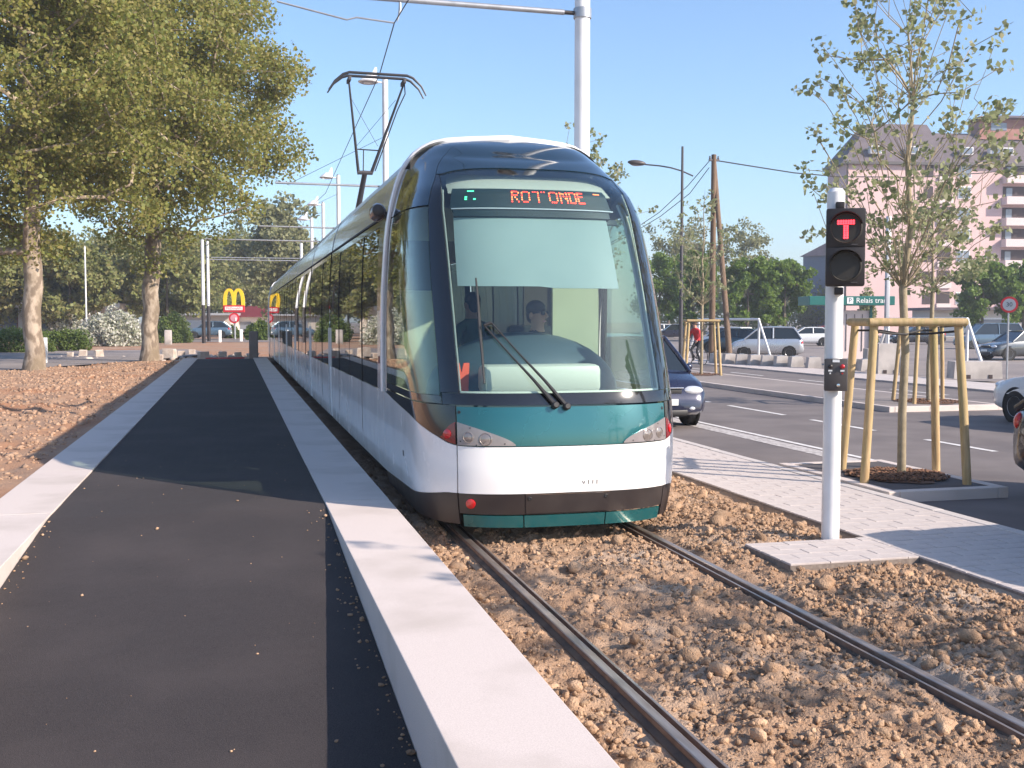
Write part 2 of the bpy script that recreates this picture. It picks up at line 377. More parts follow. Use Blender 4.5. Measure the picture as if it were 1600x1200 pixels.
# ------------------------------------------------------------ the setting
rng = np.random.default_rng(7); random.seed(7)
TX = 2.72                                          # track centre line
RAILS = (TX-.825, TX+.755)
g = sheet('ground', [(-600, -60), (600, -60), (600, 900), (-600, 900)], -.30, 'ground')
KX0, KX1 = .766, 1.342                             # right platform kerb
LX0, LX1 = -2.10, -1.52                            # left platform kerb
KZ = .22
def sstep(a, b, x): t = np.clip((x-a)/(b-a), 0, 1); return t*t*(3-2*t)
def bed_z(X, Y):
    z = -.062+.055*fbm(X*.9, Y*.9, 3, 3)+.05*fbm(X*3.1, Y*3.1, 11, 3)+.050*np.abs(fbm(X*8, Y*8, 23, 3))+.036*np.abs(fbm(X*17, Y*17, 31, 2))+.010*fbm(X*38, Y*38, 37, 1)
    z = z+.05*sstep(3.75, 4.3, X)*(1-sstep(4.7, 5.1, X))+.02*np.exp(-((X-TX)/.35)**2)
    for r in RAILS:
        d = np.abs(X-r-.02); z = z*sstep(.07, .17, d)+(1-sstep(.07, .17, d))*-.052
    e = sstep(4.98, 5.12, X); z = z*(1-e)+e*.0
    inslab = (1-sstep(7.95, 8.1, Y))*sstep(7.17, 7.32, Y)*sstep(3.9, 4.02, X)
    return z*(1-inslab)+inslab*-.03
bed = obj('track_bed', height_grid('track_bed', np.arange(1.30, 5.14, .026), np.arange(1.6, 16.5, .026), bed_z, 'soil'))
tag(bed, kind='structure')
o = obj('track_bed', height_grid('track_bed_far', np.linspace(1.30, 5.14, 40), np.arange(16.5, 75, .25), bed_z, 'soil')); tag(o, kind='structure')
# clods of earth
def bed_points(n, y0, y1, p=1.0):
    X = rng.uniform(1.38, 5.02, n); Y = y0+(y1-y0)*rng.uniform(0, 1, n)**p
    ok = np.ones(n, bool)
    for r in RAILS: ok &= np.abs(X-r-.02) > .13
    ok &= ~((X > 3.95) & (Y > 7.22) & (Y < 8.08))
    ok &= ~((X > 1.55) & (X < 3.9) & (Y > 9.6) & (rng.uniform(0, 1, n) > .15))
    dens = .45+.9*(fbm(X*1.1, Y*1.1, 77, 2)+.25)+.35*(X > 3.7)
    ok &= rng.uniform(0, 1, n) < dens
    return X[ok], Y[ok]
X, Y = bed_points(60000, 2.2, 15, 1.2); s = .004+.0065*rng.gamma(1.2, .7, len(X)); s = np.minimum(s, .024)
tag(obj('loose_earth', scatter_mesh('loose_earth', np.stack([X, Y, bed_z(X, Y)+s*.15], -1), s, rng, 'clod', 1, .9, .45)), 'small crumbs of brown earth strewn over the track bed', 'earth', kind='stuff')
X, Y = bed_points(2300, 2.4, 14, 1.2); s = .015+.0135*rng.gamma(1.1, .8, len(X)); s = np.minimum(s, .058)
tag(obj('earth_clods', scatter_mesh('earth_clods', np.stack([X, Y, bed_z(X, Y)-s*.05], -1), s, rng, 'clod', 2, .85, .24, low=.6)), 'larger brown clods of earth between and beside the rails', 'earth', kind='stuff')

# left of the platform
ra, rb = P(-300, 600, .14), P(235, 563, .14)
def left_edge(X): return ra.y+(X-ra.x)*(rb.y-ra.y)/(rb.x-ra.x)
def left_z(X, Y):
    z = .11+.09*fbm(X*.5, Y*.5, 5, 3)+.07*fbm(X*1.9, Y*1.9, 9, 3)+.05*np.abs(fbm(X*5, Y*5, 19, 2))
    z = z-.18*sstep(-.3, .3, Y-left_edge(X))*(X < rb.x+.5)
    k = sstep(-2.5, -2.1, X); return z*(1-k)+k*.13
tag(obj('left_earth', height_grid('left_earth', np.arange(-17, -2.08, .075), np.arange(3, 47.6, .085), left_z, 'soil_left')), kind='structure')
n = 30000; X = rng.uniform(-15, -2.3, n); Y = rng.uniform(5, 46, n); ok = (Y < left_edge(X)-.2) | (X > rb.x+.6); X, Y = X[ok], Y[ok]
s = .012+.013*rng.gamma(1.2, .9, len(X)); s = np.minimum(s, .085)
tag(obj('loose_earth', scatter_mesh('left_clods', np.stack([X, Y, left_z(X, Y)+s*.1], -1), s, rng, 'clod_left', 1, .75, .4)), 'rust brown clods of earth covering the bank beside the path', 'earth', kind='stuff')
far_l = height_grid('far_earth', np.arange(-70, 8, .7), np.arange(47.5, 150, .7), lambda X, Y: .05+.08*fbm(X*.3, Y*.3, 41, 3)*sstep(47, 50, Y)*(1-sstep(54, 62, Y)), 'soil_left')
tag(obj('far_earth', far_l), kind='structure')
far_l = height_grid('far_earth', np.arange(-70, -16.9, .9), np.arange(3, 47.6, .9), lambda X, Y: -.04+.0*X, 'soil_left')
tag(obj('far_earth', far_l), kind='structure')
poly = [P(-400, 607, .14), P(235, 563, .14), P(330, 553, .14), P(300, 546, .14), P(200, 547, .14), P(-400, 556, .14)]
sheet('lane', [(p.x, p.y) for p in poly], .15, 'asphalt_lot')
poly = [P(240, 534.5, .075), P(520, 534.5, .075), P(520, 529, .075), P(240, 529, .075)]
sheet('cross_road', [(p.x, p.y) for p in poly], .075, 'asphalt_lot')

# platform path and kerbs
def path_z(X, Y):
    t = np.clip((9.6-Y)*.062, 0, .36); return .208-t+.006*fbm(X*2, Y*1.2, 61, 3)+.002*fbm(X*30, Y*30, 66, 1)
tag(obj('path', height_grid('path', np.linspace(LX1+.004, KX0-.004, 60), np.concatenate([np.arange(.8, 12, .06), np.arange(12, 47.61, .3)]), path_z, 'asphalt_path')), kind='structure')
def kerb_line(x0, x1, name):
    e = bpy.data.objects.new('kerb', None); COL.objects.link(e); tag(e, kind='structure'); L = 2.75; me = None
    e.location = ((x0+x1)/2, 0, 0); k = 0; y = 15.3-2*L
    MB().box((0, y-5.5, KZ-.25), (x1-x0, 10.995, .5), bev=.005).build('kerb_stone', 'granite', e)
    while y < 47.5:
        if me is None:
            o = MB().box((0, 0, 0), (x1-x0, L-.005, .5), bev=.005).build('kerb_stone', 'granite', e); me = o.data
        else: o = obj('kerb_stone', me, e)
        o.location = (rng.uniform(-.0015, .0015), y+L/2, KZ-.25+rng.uniform(-.0015, .0015)); y += L
kerb_line(KX0, KX1, 'right'); kerb_line(LX0, LX1, 'left')
n = 110; X = rng.uniform(LX1+.05, KX0-.05, n); Y = 2.5+14*rng.uniform(0, 1, n)**1.2; s = .002+.0024*rng.gamma(1.2, .8, n)
tag(obj('path_grit', scatter_mesh('path_grit', np.stack([X, Y, path_z(X, Y)+s*.4], -1), s, rng, 'clod', 1, .7, .3)), 'pale grit and crumbs lying on the dark asphalt path', 'grit', kind='stuff')
n = 230; Y = 2.5+7*rng.uniform(0, 1, n); side = rng.uniform(0, 1, n) < .6
X = np.where(side, KX0-.02-.16*rng.uniform(0, 1, n)**2, LX1+.02+.10*rng.uniform(0, 1, n)**2); s = .003+.004*rng.gamma(1.2, .8, n)
tag(obj('path_edge_earth', scatter_mesh('path_edge_earth', np.stack([X, Y, path_z(X, Y)+s*.4], -1), s, rng, 'clod', 1, .7, .3)), 'crumbs of earth gathered along the foot of the kerbs', 'earth', kind='stuff')

# rails
def rail(x, sgn, lab):
    t = thing('tram_rail', lab, 'rail', (x, 0, 0), 0, 'grooved rails of the tram track')
    def ext(poly, name, m, y0=-1.0, y1=75):
        mb = MB(); pl = [(sgn*a, b) for a, b in poly]; n = len(pl)
        mb.add([(a, y0, b) for a, b in pl]+[(a, y1, b) for a, b in pl], [tuple(range(n)), tuple(range(n, 2*n))[::-1]]+[(i, n+i, n+(i+1) % n, (i+1) % n) for i in range(n)])
        return mb.build(name, m, t)
    ext([(-.034, -.2), (-.034, -.006), (.024, -.006), (.028, -.040), (.056, -.040), (.060, -.012), (.078, -.012), (.078, -.2)], 'rail_body', 'rail_side')
    ext([(-.031, -.010), (-.031, -.003), (-.025, 0), (.016, 0), (.022, -.003), (.022, -.010)], 'rail_head', 'rail_top')
    ext([(.0615, -.016), (.0615, -.010), (.0765, -.010), (.0765, -.016)], 'guard_lip', 'rail_top')
    ext([(-.070, -.2), (-.070, -.042), (-.036, -.030), (-.036, -.2)], 'rubber_jacket', 'rubber')
    ext([(.080, -.2), (.080, -.04), (.10, -.055), (.10, -.2)], 'rubber_jacket', 'rubber')
    return t
rl = rail(RAILS[0], 1, 'left grooved rail, next to the pale platform kerb')
rail(RAILS[1], -1, 'right grooved rail, on the side of the signal post')
y = 2.7
while y < 9:                                       # grey chamber blocks showing beside the left rail
    L = random.uniform(.45, .95)
    MB().box((-.115, y+L/2, -.115), (.055, L, .13), bev=.006).build('chamber_block', 'signal_grey', rl); y += L+random.uniform(.15, .5)

# pavement of small blocks
SWX0, SWX1, SWZ = 5.10, 6.44, .03
sw = sheet('pavement', [(SWX0, -3), (SWX1, -3), (SWX1, 90), (SWX0, 90)], SWZ-.014, 'joint_sand', thick=.16)
slab = sheet('pavement', [(4.0, 7.27), (SWX0-.002, 7.27), (SWX0-.002, 8.03), (4.0, 8.03)], SWZ-.014, 'joint_sand', thick=.16)
PY, PX = .16, .335
pm = MB().box((0, 0, 0), (PX-.006, PY-.006, .06), bev=.004).build('paver', 'paver', sw).data
bpy.data.objects.remove(bpy.data.objects['paver'])
rest = MB(); cnt = 0
def pave(x0, x1, y0, y1, parent, limit):
    global cnt
    r = 0; y = y0
    while y < y1-.02:
        hy = min(PY, y1-y); x = x0-(PX/2 if r % 2 else 0)
        while x < x1-.02:
            a, b = max(x, x0), min(x+PX, x1)
            if b-a > .05:
                z = SWZ-.03+random.uniform(-.0015, .0015)
                if cnt < limit:
                    o = obj('paver', pm, parent, ((a+b)/2, y+hy/2, z)); o.scale = ((b-a)/PX, hy/PY, 1); o.rotation_euler = (random.uniform(-.004, .004), random.uniform(-.004, .004), 0); cnt += 1
                else: rest.box(((a+b)/2, y+hy/2, z), (b-a-.007, hy-.007, .06))
            x += PX
        y += PY; r += 1
pave(4.0, SWX0-.002, 7.27, 8.03, slab, 22)
pave(SWX0, SWX1, 5.6, 40, sw, 300)
o = rest.build('paver_field', 'paver', sw); o['kind'] = 'stuff'
# kerb between pavement and lay-by
kb = bpy.data.objects.new('kerb', None); COL.objects.link(kb); tag(kb, kind='structure'); kb.location = (6.51, 0, 0)
km = None
for i in range(46):
    if km is None: o = MB().box((0, 0, 0), (.13, .992, .3), bev=.008).build('kerb_stone', 'kerb_grey', kb); km = o.data
    else: o = obj('kerb_stone', km, kb)
    o.location = (0, 2.5+i, SWZ+.006-.15+random.uniform(-.002, .002))
# the road
RZ = -.06
road = sheet('road', [(6.57, -20), (15.9, -20), (15.9, 160), (6.57, 160)], RZ, 'asphalt_road')
sheet('gutter', [(7.95, 12.4), (8.28, 12.4), (8.28, 120), (7.95, 120)], RZ+.004, 'setts')
o = sheet('edge_line', [(8.36, 12.4), (8.46, 12.4), (8.46, 120), (8.36, 120)], RZ+.004, 'road_paint', parent=road)
for a, b in (((1095, 620), (1140, 628)), ((1170, 633), (1258, 648)), ((1310, 655), (1405, 672)), ((1480, 686), (1580, 705))):
    ya, yb = P(*a, RZ).y, P(*b, RZ).y
    sheet('lane_dash', [(10.62, yb), (10.74, yb), (10.74, ya), (10.62, ya)], RZ+.005, 'road_paint', parent=road)
for k in range(7): sheet('lane_dash', [(10.62, 34+k*5), (10.74, 34+k*5), (10.74, 36.4+k*5), (10.62, 36.4+k*5)], RZ+.005, 'road_paint', parent=road)
def island(x0, x1, y0, y1, fill, top=.055, kw=.13, m='granite'):
    e = bpy.data.objects.new('traffic_island', None); COL.objects.link(e); tag(e, kind='structure'); cx, cy = (x0+x1)/2, (y0+y1)/2; e.location = (cx, cy, 0)
    MB().box((0, 0, top-.156), (x1-x0-2*kw-.004, y1-y0-2*kw-.004, .3)).build('paving', fill, e)
    for sx in (-1, 1):
        n = max(1, int((y1-y0)/1.2)); L = (y1-y0)/n
        if n > 40: n, L = 12, (y1-y0)/12
        for i in range(n): MB().box((sx*(x1-x0-kw)/2, y0-cy+L*(i+.5), top-.15), (kw, L-.008, .3), bev=.008).build('kerb_stone', m, e)
    for sy in (-1, 1):
        n = max(1, round((x1-x0-2*kw)/.9)); L = (x1-x0-2*kw)/n
        for i in range(n): MB().box((x0-cx+kw+L*(i+.5), sy*(y1-y0-kw)/2, top-.15), (L-.008, kw, .3), bev=.008).build('kerb_stone', m, e)
    return e
island(6.60, 8.06, 9.95, 12.35, 'asphalt_dark'); island(13.1, 15.85, 19.8, 62, 'asphalt_lot')
island(6.60, 8.06, .6, 3.6, 'asphalt_dark'); island(6.60, 8.06, 22.2, 24.6, 'asphalt_dark')
sr = sheet('side_road', [(15.9, -20), (19.4, -20), (19.4, 160), (15.9, 160)], RZ-.004, 'asphalt_road')
for k in range(8): sheet('lane_dash', [(17.5, 24+k*5), (17.62, 24+k*5), (17.62, 26.5+k*5), (17.5, 26.5+k*5)], RZ+.002, 'road_paint', parent=sr)
sheet('footway', [(19.4, -20), (21.6, -20), (21.6, 160), (19.4, 160)], RZ+.05, 'paver', thick=.2)
sheet('car_park', [(21.6, -20), (160, -20), (160, 260), (21.6, 260)], -.12, 'asphalt_lot')
# bark mulch round the young trees
def mulch(cx, cy, r, z, n):
    a = np.linspace(0, 2*PI, 26)[:-1]; rr = r*(1+.16*np.sin(3*a+1)+.1*np.sin(7*a))
    sheet('mulch', [(cx+q*math.cos(t), cy+q*math.sin(t)) for q, t in zip(rr, a)], z+.006, 'mulch')
    q = r*np.sqrt(rng.uniform(0, 1, n)); t = rng.uniform(0, 2*PI, n); s = rng.uniform(.010, .028, n)
    tag(obj('mulch_chips', scatter_mesh('mulch_chips', np.stack([cx+q*np.cos(t), cy+q*np.sin(t), z+.012+.03*(1-(q/r)**2)+s*.2], -1), s, rng, 'mulch_chip', 1, .5, .4)), 'reddish bark chips heaped round a staked young tree', 'mulch', kind='stuff')
T1, T2, T3, T0 = (7.42, 10.95), (14.8, 20.9), (14.9, 33.2), (7.42, 2.1)
mulch(T1[0]-.02, T1[1]+.05, .56, .055, 900); mulch(T2[0], T2[1], .7, .055, 300); mulch(T3[0], T3[1], .7, .055, 120)
# ------------------------------------------------------------ the tram
def pchip(x, y):
    x = np.array(x, float); y = np.array(y, float); h = np.diff(x); d = np.diff(y)/h; m = np.zeros(len(x))
    for i in range(1, len(x)-1):
        if d[i-1]*d[i] > 0: w1 = 2*h[i]+h[i-1]; w2 = h[i]+2*h[i-1]; m[i] = (w1+w2)/(w1/d[i-1]+w2/d[i])
    m[0], m[-1] = d[0], d[-1]
    def f(q):
        q = min(max(q, x[0]), x[-1]); i = min(max(int(np.searchsorted(x, q))-1, 0), len(h)-1); t = (q-x[i])/h[i]
        return ((1+2*t)*(1-t)**2*y[i]+t*(1-t)**2*h[i]*m[i]+t*t*(3-2*t)*y[i+1]+t*t*(t-1)*h[i]*m[i+1])
    return f
QS = [.1, .4, 1.0, 2.0, 2.5, 2.8, 3.1, 3.35, 3.6, 3.9, 4.3]
HW = pchip(QS, [1.15, 1.19, 1.2, 1.2, 1.185, 1.165, 1.12, 1.05, .92, .66, 0.0])
WW = pchip(QS, [.1, .4, 1.0, 2.0, 2.5, 2.8, 3.095, 3.335, 3.53, 3.65, 3.69])
NN = pchip([.1, .25, .4, .6, .8, 1.13, 1.3, 1.8, 2.4, 2.9, 3.1, 3.2, 3.35, 3.6, 3.9, 4.3], [.05, .03, .015, .0, .005, .05, .11, .33, .60, .85, .97, 1.04, 1.18, 1.48, 1.85, 2.22])
def HP(q): return 2.8-.6*min(max((q-1.6)/2.7, 0), 1)**1.4
SB = .75
def nose(s, q):
    n = NN(q); hp = HP(q); d = min(1.13, max(hp-n-.02, .02)); a = abs(s); sg = 1 if s >= 0 else -1
    if a <= SB:
        f = a/SB*PI/2; u = math.sin(f)**.8; v = n+d*(1-max(1-u**3, 0)**(1/3))
    else: u = 1; v = n+d+(hp-n-d)*(a-SB)/(1-SB)
    if q > 2.85: u *= 1-.055*min((q-2.85)/.4, 1)*min(max(hp-v, 0)/.5, 1)
    kd = .20*min(max((q-3.05)/.6, 0), 1)
    return Vector((sg*HW(q)*u, v, WW(q)-kd*max(hp-v, 0)))
def flank(sd): return lambda v, q: Vector((sd*HW(q), v, WW(q)))
def normal(fn, a, b, e=1e-3):
    p = fn(a, b); n = (fn(a+e, b)-fn(a-e, b)).cross(fn(a, b+e)-fn(a, b-e))
    c = Vector((0, max(p.y, 3.0), 1.8))
    if n.length < 1e-10: return (p-c).normalized()
    n.normalize(); return n if n.dot(p-c) > 0 else -n
def panel(name, fn, a0, a1, lo, hi, m, parent, na=16, nb=8, off=0.0, th=.02, smooth=True, ang=35):
    lo_ = lo if callable(lo) else (lambda a: lo); hi_ = hi if callable(hi) else (lambda a: hi)
    vo = []; vi = []
    for i in range(na+1):
        a = a0+(a1-a0)*i/na; l, h = lo_(a), hi_(a)
        for j in range(nb+1):
            b = l+(h-l)*j/nb; p = fn(a, b); n = normal(fn, a, b); vo.append(p+n*off); vi.append(p+n*(off-th))
    K = len(vo); w = nb+1; fs = []
    p0, p1, p2 = vo[(na//2)*w+nb//2], vo[min(na//2+1, na)*w+nb//2], vo[(na//2)*w+min(nb//2+1, nb)]
    flip = (p1-p0).cross(p2-p0).dot(normal(fn, a0+(a1-a0)*(na//2)/na, lo_(a0+(a1-a0)*(na//2)/na)+1e-3)) < 0
    for i in range(na):
        for j in range(nb):
            q = (i*w+j, (i+1)*w+j, (i+1)*w+j+1, i*w+j+1); fs.append(q[::-1] if flip else q); r = tuple(K+x for x in q); fs.append(r if flip else r[::-1])
    bd = [i*w for i in range(na+1)]+[na*w+j for j in range(1, nb+1)]+[i*w+nb for i in range(na-1, -1, -1)]+[j for j in range(nb-1, 0, -1)]
    for x, y in zip(bd, bd[1:]+bd[:1]): q = (x, K+x, K+y, y); fs.append(q[::-1] if flip else q)
    mb = MB(); mb.add(vo+vi, fs); return mb.build(name, m, parent, smooth, ang)
NOSE_Y = 8.66
tram = thing('tram', 'white, black and teal tram standing on the track beside the path', 'tram', (TX, NOSE_Y, 0))
hull = []
def np_(name, *a, **k): o = panel(name, nose, *a, **k); hull.append(o); return o
SE = .39                                           # front corner seam
def whi(a):                                        # upper edge of the white swoosh
    return float(np.interp(abs(a), [0, .36, .40, .44, .5, .58, .66, .75, .87, 1.0], [.795, .797, .803, .82, .865, .915, .96, 1.005, 1.05, 1.11]))
def wlo(a): return float(np.interp(abs(a), [0, .45, .7, 1.0], [.405, .40, .33, .26]))
G = .0035
# front pieces
np_('bumper', -SE+G, SE-G, .225, lambda a: wlo(a)-.006, 'bumper', tram, na=30, nb=5, off=-.004)
for sg in (-1, 1):
    a0, a1 = (SE+G, .999) if sg > 0 else (-.999, -SE-G)
    np_('corner_bumper', a0, a1, .13, lambda a: wlo(a)-.006, 'bumper', tram, na=20, nb=5, off=-.004)
    np_('corner_fairing', a0, a1, wlo, whi, 'tram_white', tram, na=26, nb=8)
    np_('corner_panel', a0, a1 if 0 else a1, lambda a: whi(a)+.006, 1.135, 'tram_black', tram, na=26, nb=6, off=.001)
np_('front_fairing', -SE+G, SE-G, wlo, whi, 'tram_white', tram, na=36, nb=10, off=.002)
for a0, a1 in ((-.37, -.128), (-.124, .093), (.097, .37)):
    np_('valance', a0, a1, .115, .215, 'tram_teal', tram, na=14, nb=3, off=.002)
np_('front_hatch', -SE+G, SE-G, lambda a: whi(a)+.006, 1.125, 'tram_teal', tram, na=36, nb=10, off=.001)
# lamps
for sg in (-1, 1):
    def up(a): x = (abs(a)-.15)/(.385-.15); return .808+.19*max(x, 0.001)**.62
    a0, a1 = sorted((sg*.152, sg*.385))
    hl = np_('headlight', a0, a1, .807, up, 'lens', tram, na=24, nb=8, off=.010, th=.012)
    for a, q, r in ((.335, .875, .048), (.262, .862, .056)):
        p = nose(sg*a, q); n = normal(nose, sg*a, q); T = frame_to(p+n*.008, n)
        MB().lathe([(r, -.004), (r, .004), (r*.86, .007), (r*.80, .003), (r*.5, .006), (0.001, .009)], 20, T).build('lamp', 'lamp_glass', hl, True, 30)
    for a, q in ((.19, .825), (.25, .945), (.325, .99), (.37, .84), (.3, .812)):
        if q > up(a)-.008: q = up(a)-.014
        p = nose(sg*a, q); n = normal(nose, sg*a, q); MB().lathe([(.006, -.003), (.006, .002), (.001, .003)], 8, frame_to(p+n*.0105, n)).build('screw', 'black_plastic', hl)
    def up2(a): x = (abs(a)-.395)/(.475-.395); return .995-.035*x-.10*x*x
    a0, a1 = sorted((sg*.396, sg*.478))
    tl = np_('tail_light', a0, a1, lambda a: whi(a)+.012, lambda a: max(up2(a), whi(a)+.02), 'red_lens', tram, na=10, nb=6, off=.006, th=.01)
    p = nose(sg*.437, .895); n = normal(nose, sg*.437, .895)
    MB().lathe([(.04, -.002), (.04, .004), (.02, .009), (.001, .010)], 18, frame_to(p+n*.006, n)).build('lamp', 'red_lamp', tl, True, 30)
p = nose(-.33, .315); n = normal(nose, -.33, .315)
MB().lathe([(.042, -.003), (.042, .008), (.034, .012), (.001, .013)], 20, frame_to(p, n)).build('reflector', 'red_lamp', tram, True, 30)
# bumper hatch with its two locks
panel('coupler_hatch', nose, -.118, .105, .235, .392, 'bumper', tram, 10, 4, off=.002, th=.008)
panel('hatch_edge', nose, -.118, .105, .393, .399, 'chrome', tram, 10, 1, off=.004, th=.008)
for a in (-.105, .092):
    p = nose(a, .362); n = normal(nose, a, .362); MB().lathe([(.017, 0), (.017, .006), (.012, .008), (.010, .004), (.001, .004)], 14, frame_to(p+n*.002, n)).build('lock', 'black_plastic', tram)
for a, q in ((-.375, 1.08), (.37, 1.08)):
    p = nose(a, q); n = normal(nose, a, q); MB().lathe([(.014, -.004), (.014, .004), (.001, .005)], 12, frame_to(p, n)).build('bolt', 'black_plastic', tram)
p = nose(-.80, .60); n = normal(nose, -.8, .6); MB().box((0, 0, 0), (.035, .05, .006), M4=frame_to(p+n*.001, n)).build('lock', 'black_plastic', tram)
# fleet number: worn grey digits
for k, (dx, hgt) in enumerate(((-.075, .03), (-.03, .036), (.015, .03), (.06, .036))):
    a = .045+dx*.27; p = nose(a, .487); n = normal(nose, a, .487); T = frame_to(p+n*.0025, n)
    mb = MB()
    if k == 0: mb.box((0, 0, 0), (.006, hgt*.9, .002), M4=T @ TR((-.007, 0, 0), rz=.35)); mb.box((0, 0, 0), (.006, hgt*.9, .002), M4=T @ TR((.007, 0, 0), rz=-.35))
    else: mb.box((0, 0, 0), (.007, hgt, .002), M4=T)
    mb.build('digit', 'signal_grey', tram)
# black mask round the windscreen
GL = .366
def sE(q): return min(math.asin(min((.90/HW(q))**1.25, 1))/(PI/2)*SB, .452)
def glassfn(t, q): return nose(t*sE(q), q)
def gtop(t): return 3.43-.10*abs(t)**2.4-.03*abs(t)**8
np_('screen_surround', -.46, .46, 1.14, 1.235, 'tram_black', tram, na=30, nb=4)
for sg in (-1, 1):
    pf = lambda t, q, sg=sg: nose(sg*(sE(q)*1.006+(.47-sE(q)*1.006)*t), q)
    hull.append(panel('screen_pillar', pf, 0, 1, 1.24, 3.30, 'tram_black', tram, 6, 26))
    a0, a1 = sorted((sg*.474, sg*.955)); fb = np_('window_frame', a0, a1, 1.145, 1.21, 'tram_black', tram, na=18, nb=2)
    a0, a1 = sorted((sg*.474, sg*.955)); np_('side_window', a0, a1, 1.215, 2.88, 'side_glass', tram, na=18, nb=18, th=.008)
    a0, a1 = sorted((sg*.957, sg*.985)); np_('window_post', a0, a1, 1.145, 2.95, 'tram_black', tram, na=3, nb=18, off=.002)
    a0, a1 = sorted((sg*.475, sg*.986)); np_('upper_mask', a0, a1, 2.895, lambda a: 4.29, 'tram_black' if 0 else 'tram_hood', tram, na=22, nb=22, off=.001)
    a0, a1 = sorted((sg*.470, sg*.4745)); np_('mask_seam', a0, a1, 2.885, 4.0, 'seam', tram, na=1, nb=16, off=.0, th=.03)
np_('hood', -.469, .469, lambda a: gtop(min(abs(a)/sE(3.2), 1))+.010, lambda a: 4.29, 'tram_hood', tram, na=40, nb=26, off=.003)
hull.append(panel('windscreen', glassfn, -1, 1, 1.24, gtop, 'windscreen', tram, 40, 30, off=-.003, th=.007))
# white rubber-like inner edge of the glass
for sg in (-1, 1):
    a0, a1 = sorted((sg*.985, sg*1.0)); panel('glass_edge', glassfn, a0, a1, 1.26, 3.05, 'dash_white', tram, 2, 26, off=-.014, th=.008)
panel('glass_edge', nose, -GL, GL, 1.242, 1.258, 'dash_white', tram, 30, 1, off=-.014, th=.008)
# white hoop between nose and body
hp = []
mb = MB(); sec = []
qs = [1.10]+list(np.arange(1.3, 4.301, .12))+[4.3]
ring = [(-1, q) for q in qs]+[(1, q) for q in qs[::-1][1:]]
for sd, q in ring:
    v = HP(q); p = Vector((sd*HW(q), v, WW(q))); n = normal(flank(sd), v, q) if q < 4.29 else Vector((0, 0, 1)); sec.append((p, n))
vs = []; fs = []
for p, n in sec:
    for dv, dn in ((-.06, -.02), (-.06, .018), (-.045, .030), (.045, .030), (.06, .018), (.06, -.02)): vs.append(p+Vector((0, dv, 0))+n*dn)
for i in range(len(sec)-1):
    for j in range(5): a = i*6+j; fs.append((a, a+6, a+7, a+1))
mb.add(vs, fs); hoop = mb.build('hoop', 'tram_white', tram, True, 50); hull.append(hoop)
# body modules
LEN = 45.0; JO = [3.30, 9.6, 14.4, 20.2, 25.0, 30.8, 35.6, 41.7]
def fp(name, sd, v0, v1, lo, hi, m, par, nb=6, off=0.0, th=.02, na=1):
    return panel(name, flank(sd), v0, v1, lo, hi, m, par, na, nb, off=off, th=th)
for sd in (-1, 1):
    # panel right behind the hoop
    mbq = lambda v, q, sd=sd: Vector((sd*HW(q), HP(q)+.047+(3.30-.003-HP(q)-.047)*v, WW(q)))
    mbl = lambda v, q, sd=sd: Vector((sd*HW(q), 2.806+(3.297-2.806)*v, WW(q)))
    panel('door_pillar', mbl, 0, 1, .26, 1.10, 'tram_white', tram, 2, 6)
    panel('door_pillar', mbq, 0, 1, 1.104, 1.95, 'silver', tram, 2, 6)
    panel('door_pillar', mbq, 0, 1, 1.954, 2.93, 'tram_black', tram, 2, 8)
    panel('cant_rail', mbq, 0, 1, 2.95, 3.40, 'silver', tram, 2, 8)
    for k in range(len(JO)-1):
        v0, v1 = JO[k]+.004, JO[k+1]-.22; L = v1-v0
        n = 4 if L > 5 else 3; wv = L/n
        for j in range(n):
            a, b = v0+j*wv+.004, v0+(j+1)*wv-.004
            fp('skirt_panel', sd, a, b, .26, 1.095, 'tram_white', tram, nb=7, off=.0)
            pane = fp('window', sd, a+.006, b-.006, 1.105, 2.86, 'saloon_glass', tram, nb=8, off=-.004, th=.008)
            fp('window_frame', sd, b-.006, b+.008, 1.10, 2.88, 'seam', tram, nb=8, off=-.002)
            if j % 2: fp('door_gap', sd, a-.012, a-.001, .27, 2.86, 'seam', tram, nb=10, off=.003)
        fp('window_header', sd, v0, v1, 2.866, 2.945, 'tram_black', tram, nb=2, off=-.001)
        fp('gutter', sd, v0, v1, 2.948, 2.972, 'seam', tram, nb=1, off=.012, th=.03)
        fp('cant_rail', sd, v0, v1, 2.975, 3.40, 'silver', tram, nb=8)
        for e, s2 in ((v1-.07, 0), (v1+.22, 1)):
            fp('joint_post', sd, e, e+.07, .28, 1.72, 'tram_white', tram, nb=6, off=.010)
    fp('end_skirt', sd, JO[-1], LEN-2.85, .26, 1.095, 'tram_white', tram, nb=7)
    fp('end_panel', sd, JO[-1], LEN-2.25, 1.105, 3.4, 'tram_black', tram, nb=10)
def rooffn(v, t): q = 4.3-abs(t)*.895; return Vector(((1 if t > 0 else -1)*HW(q), v, WW(q)))
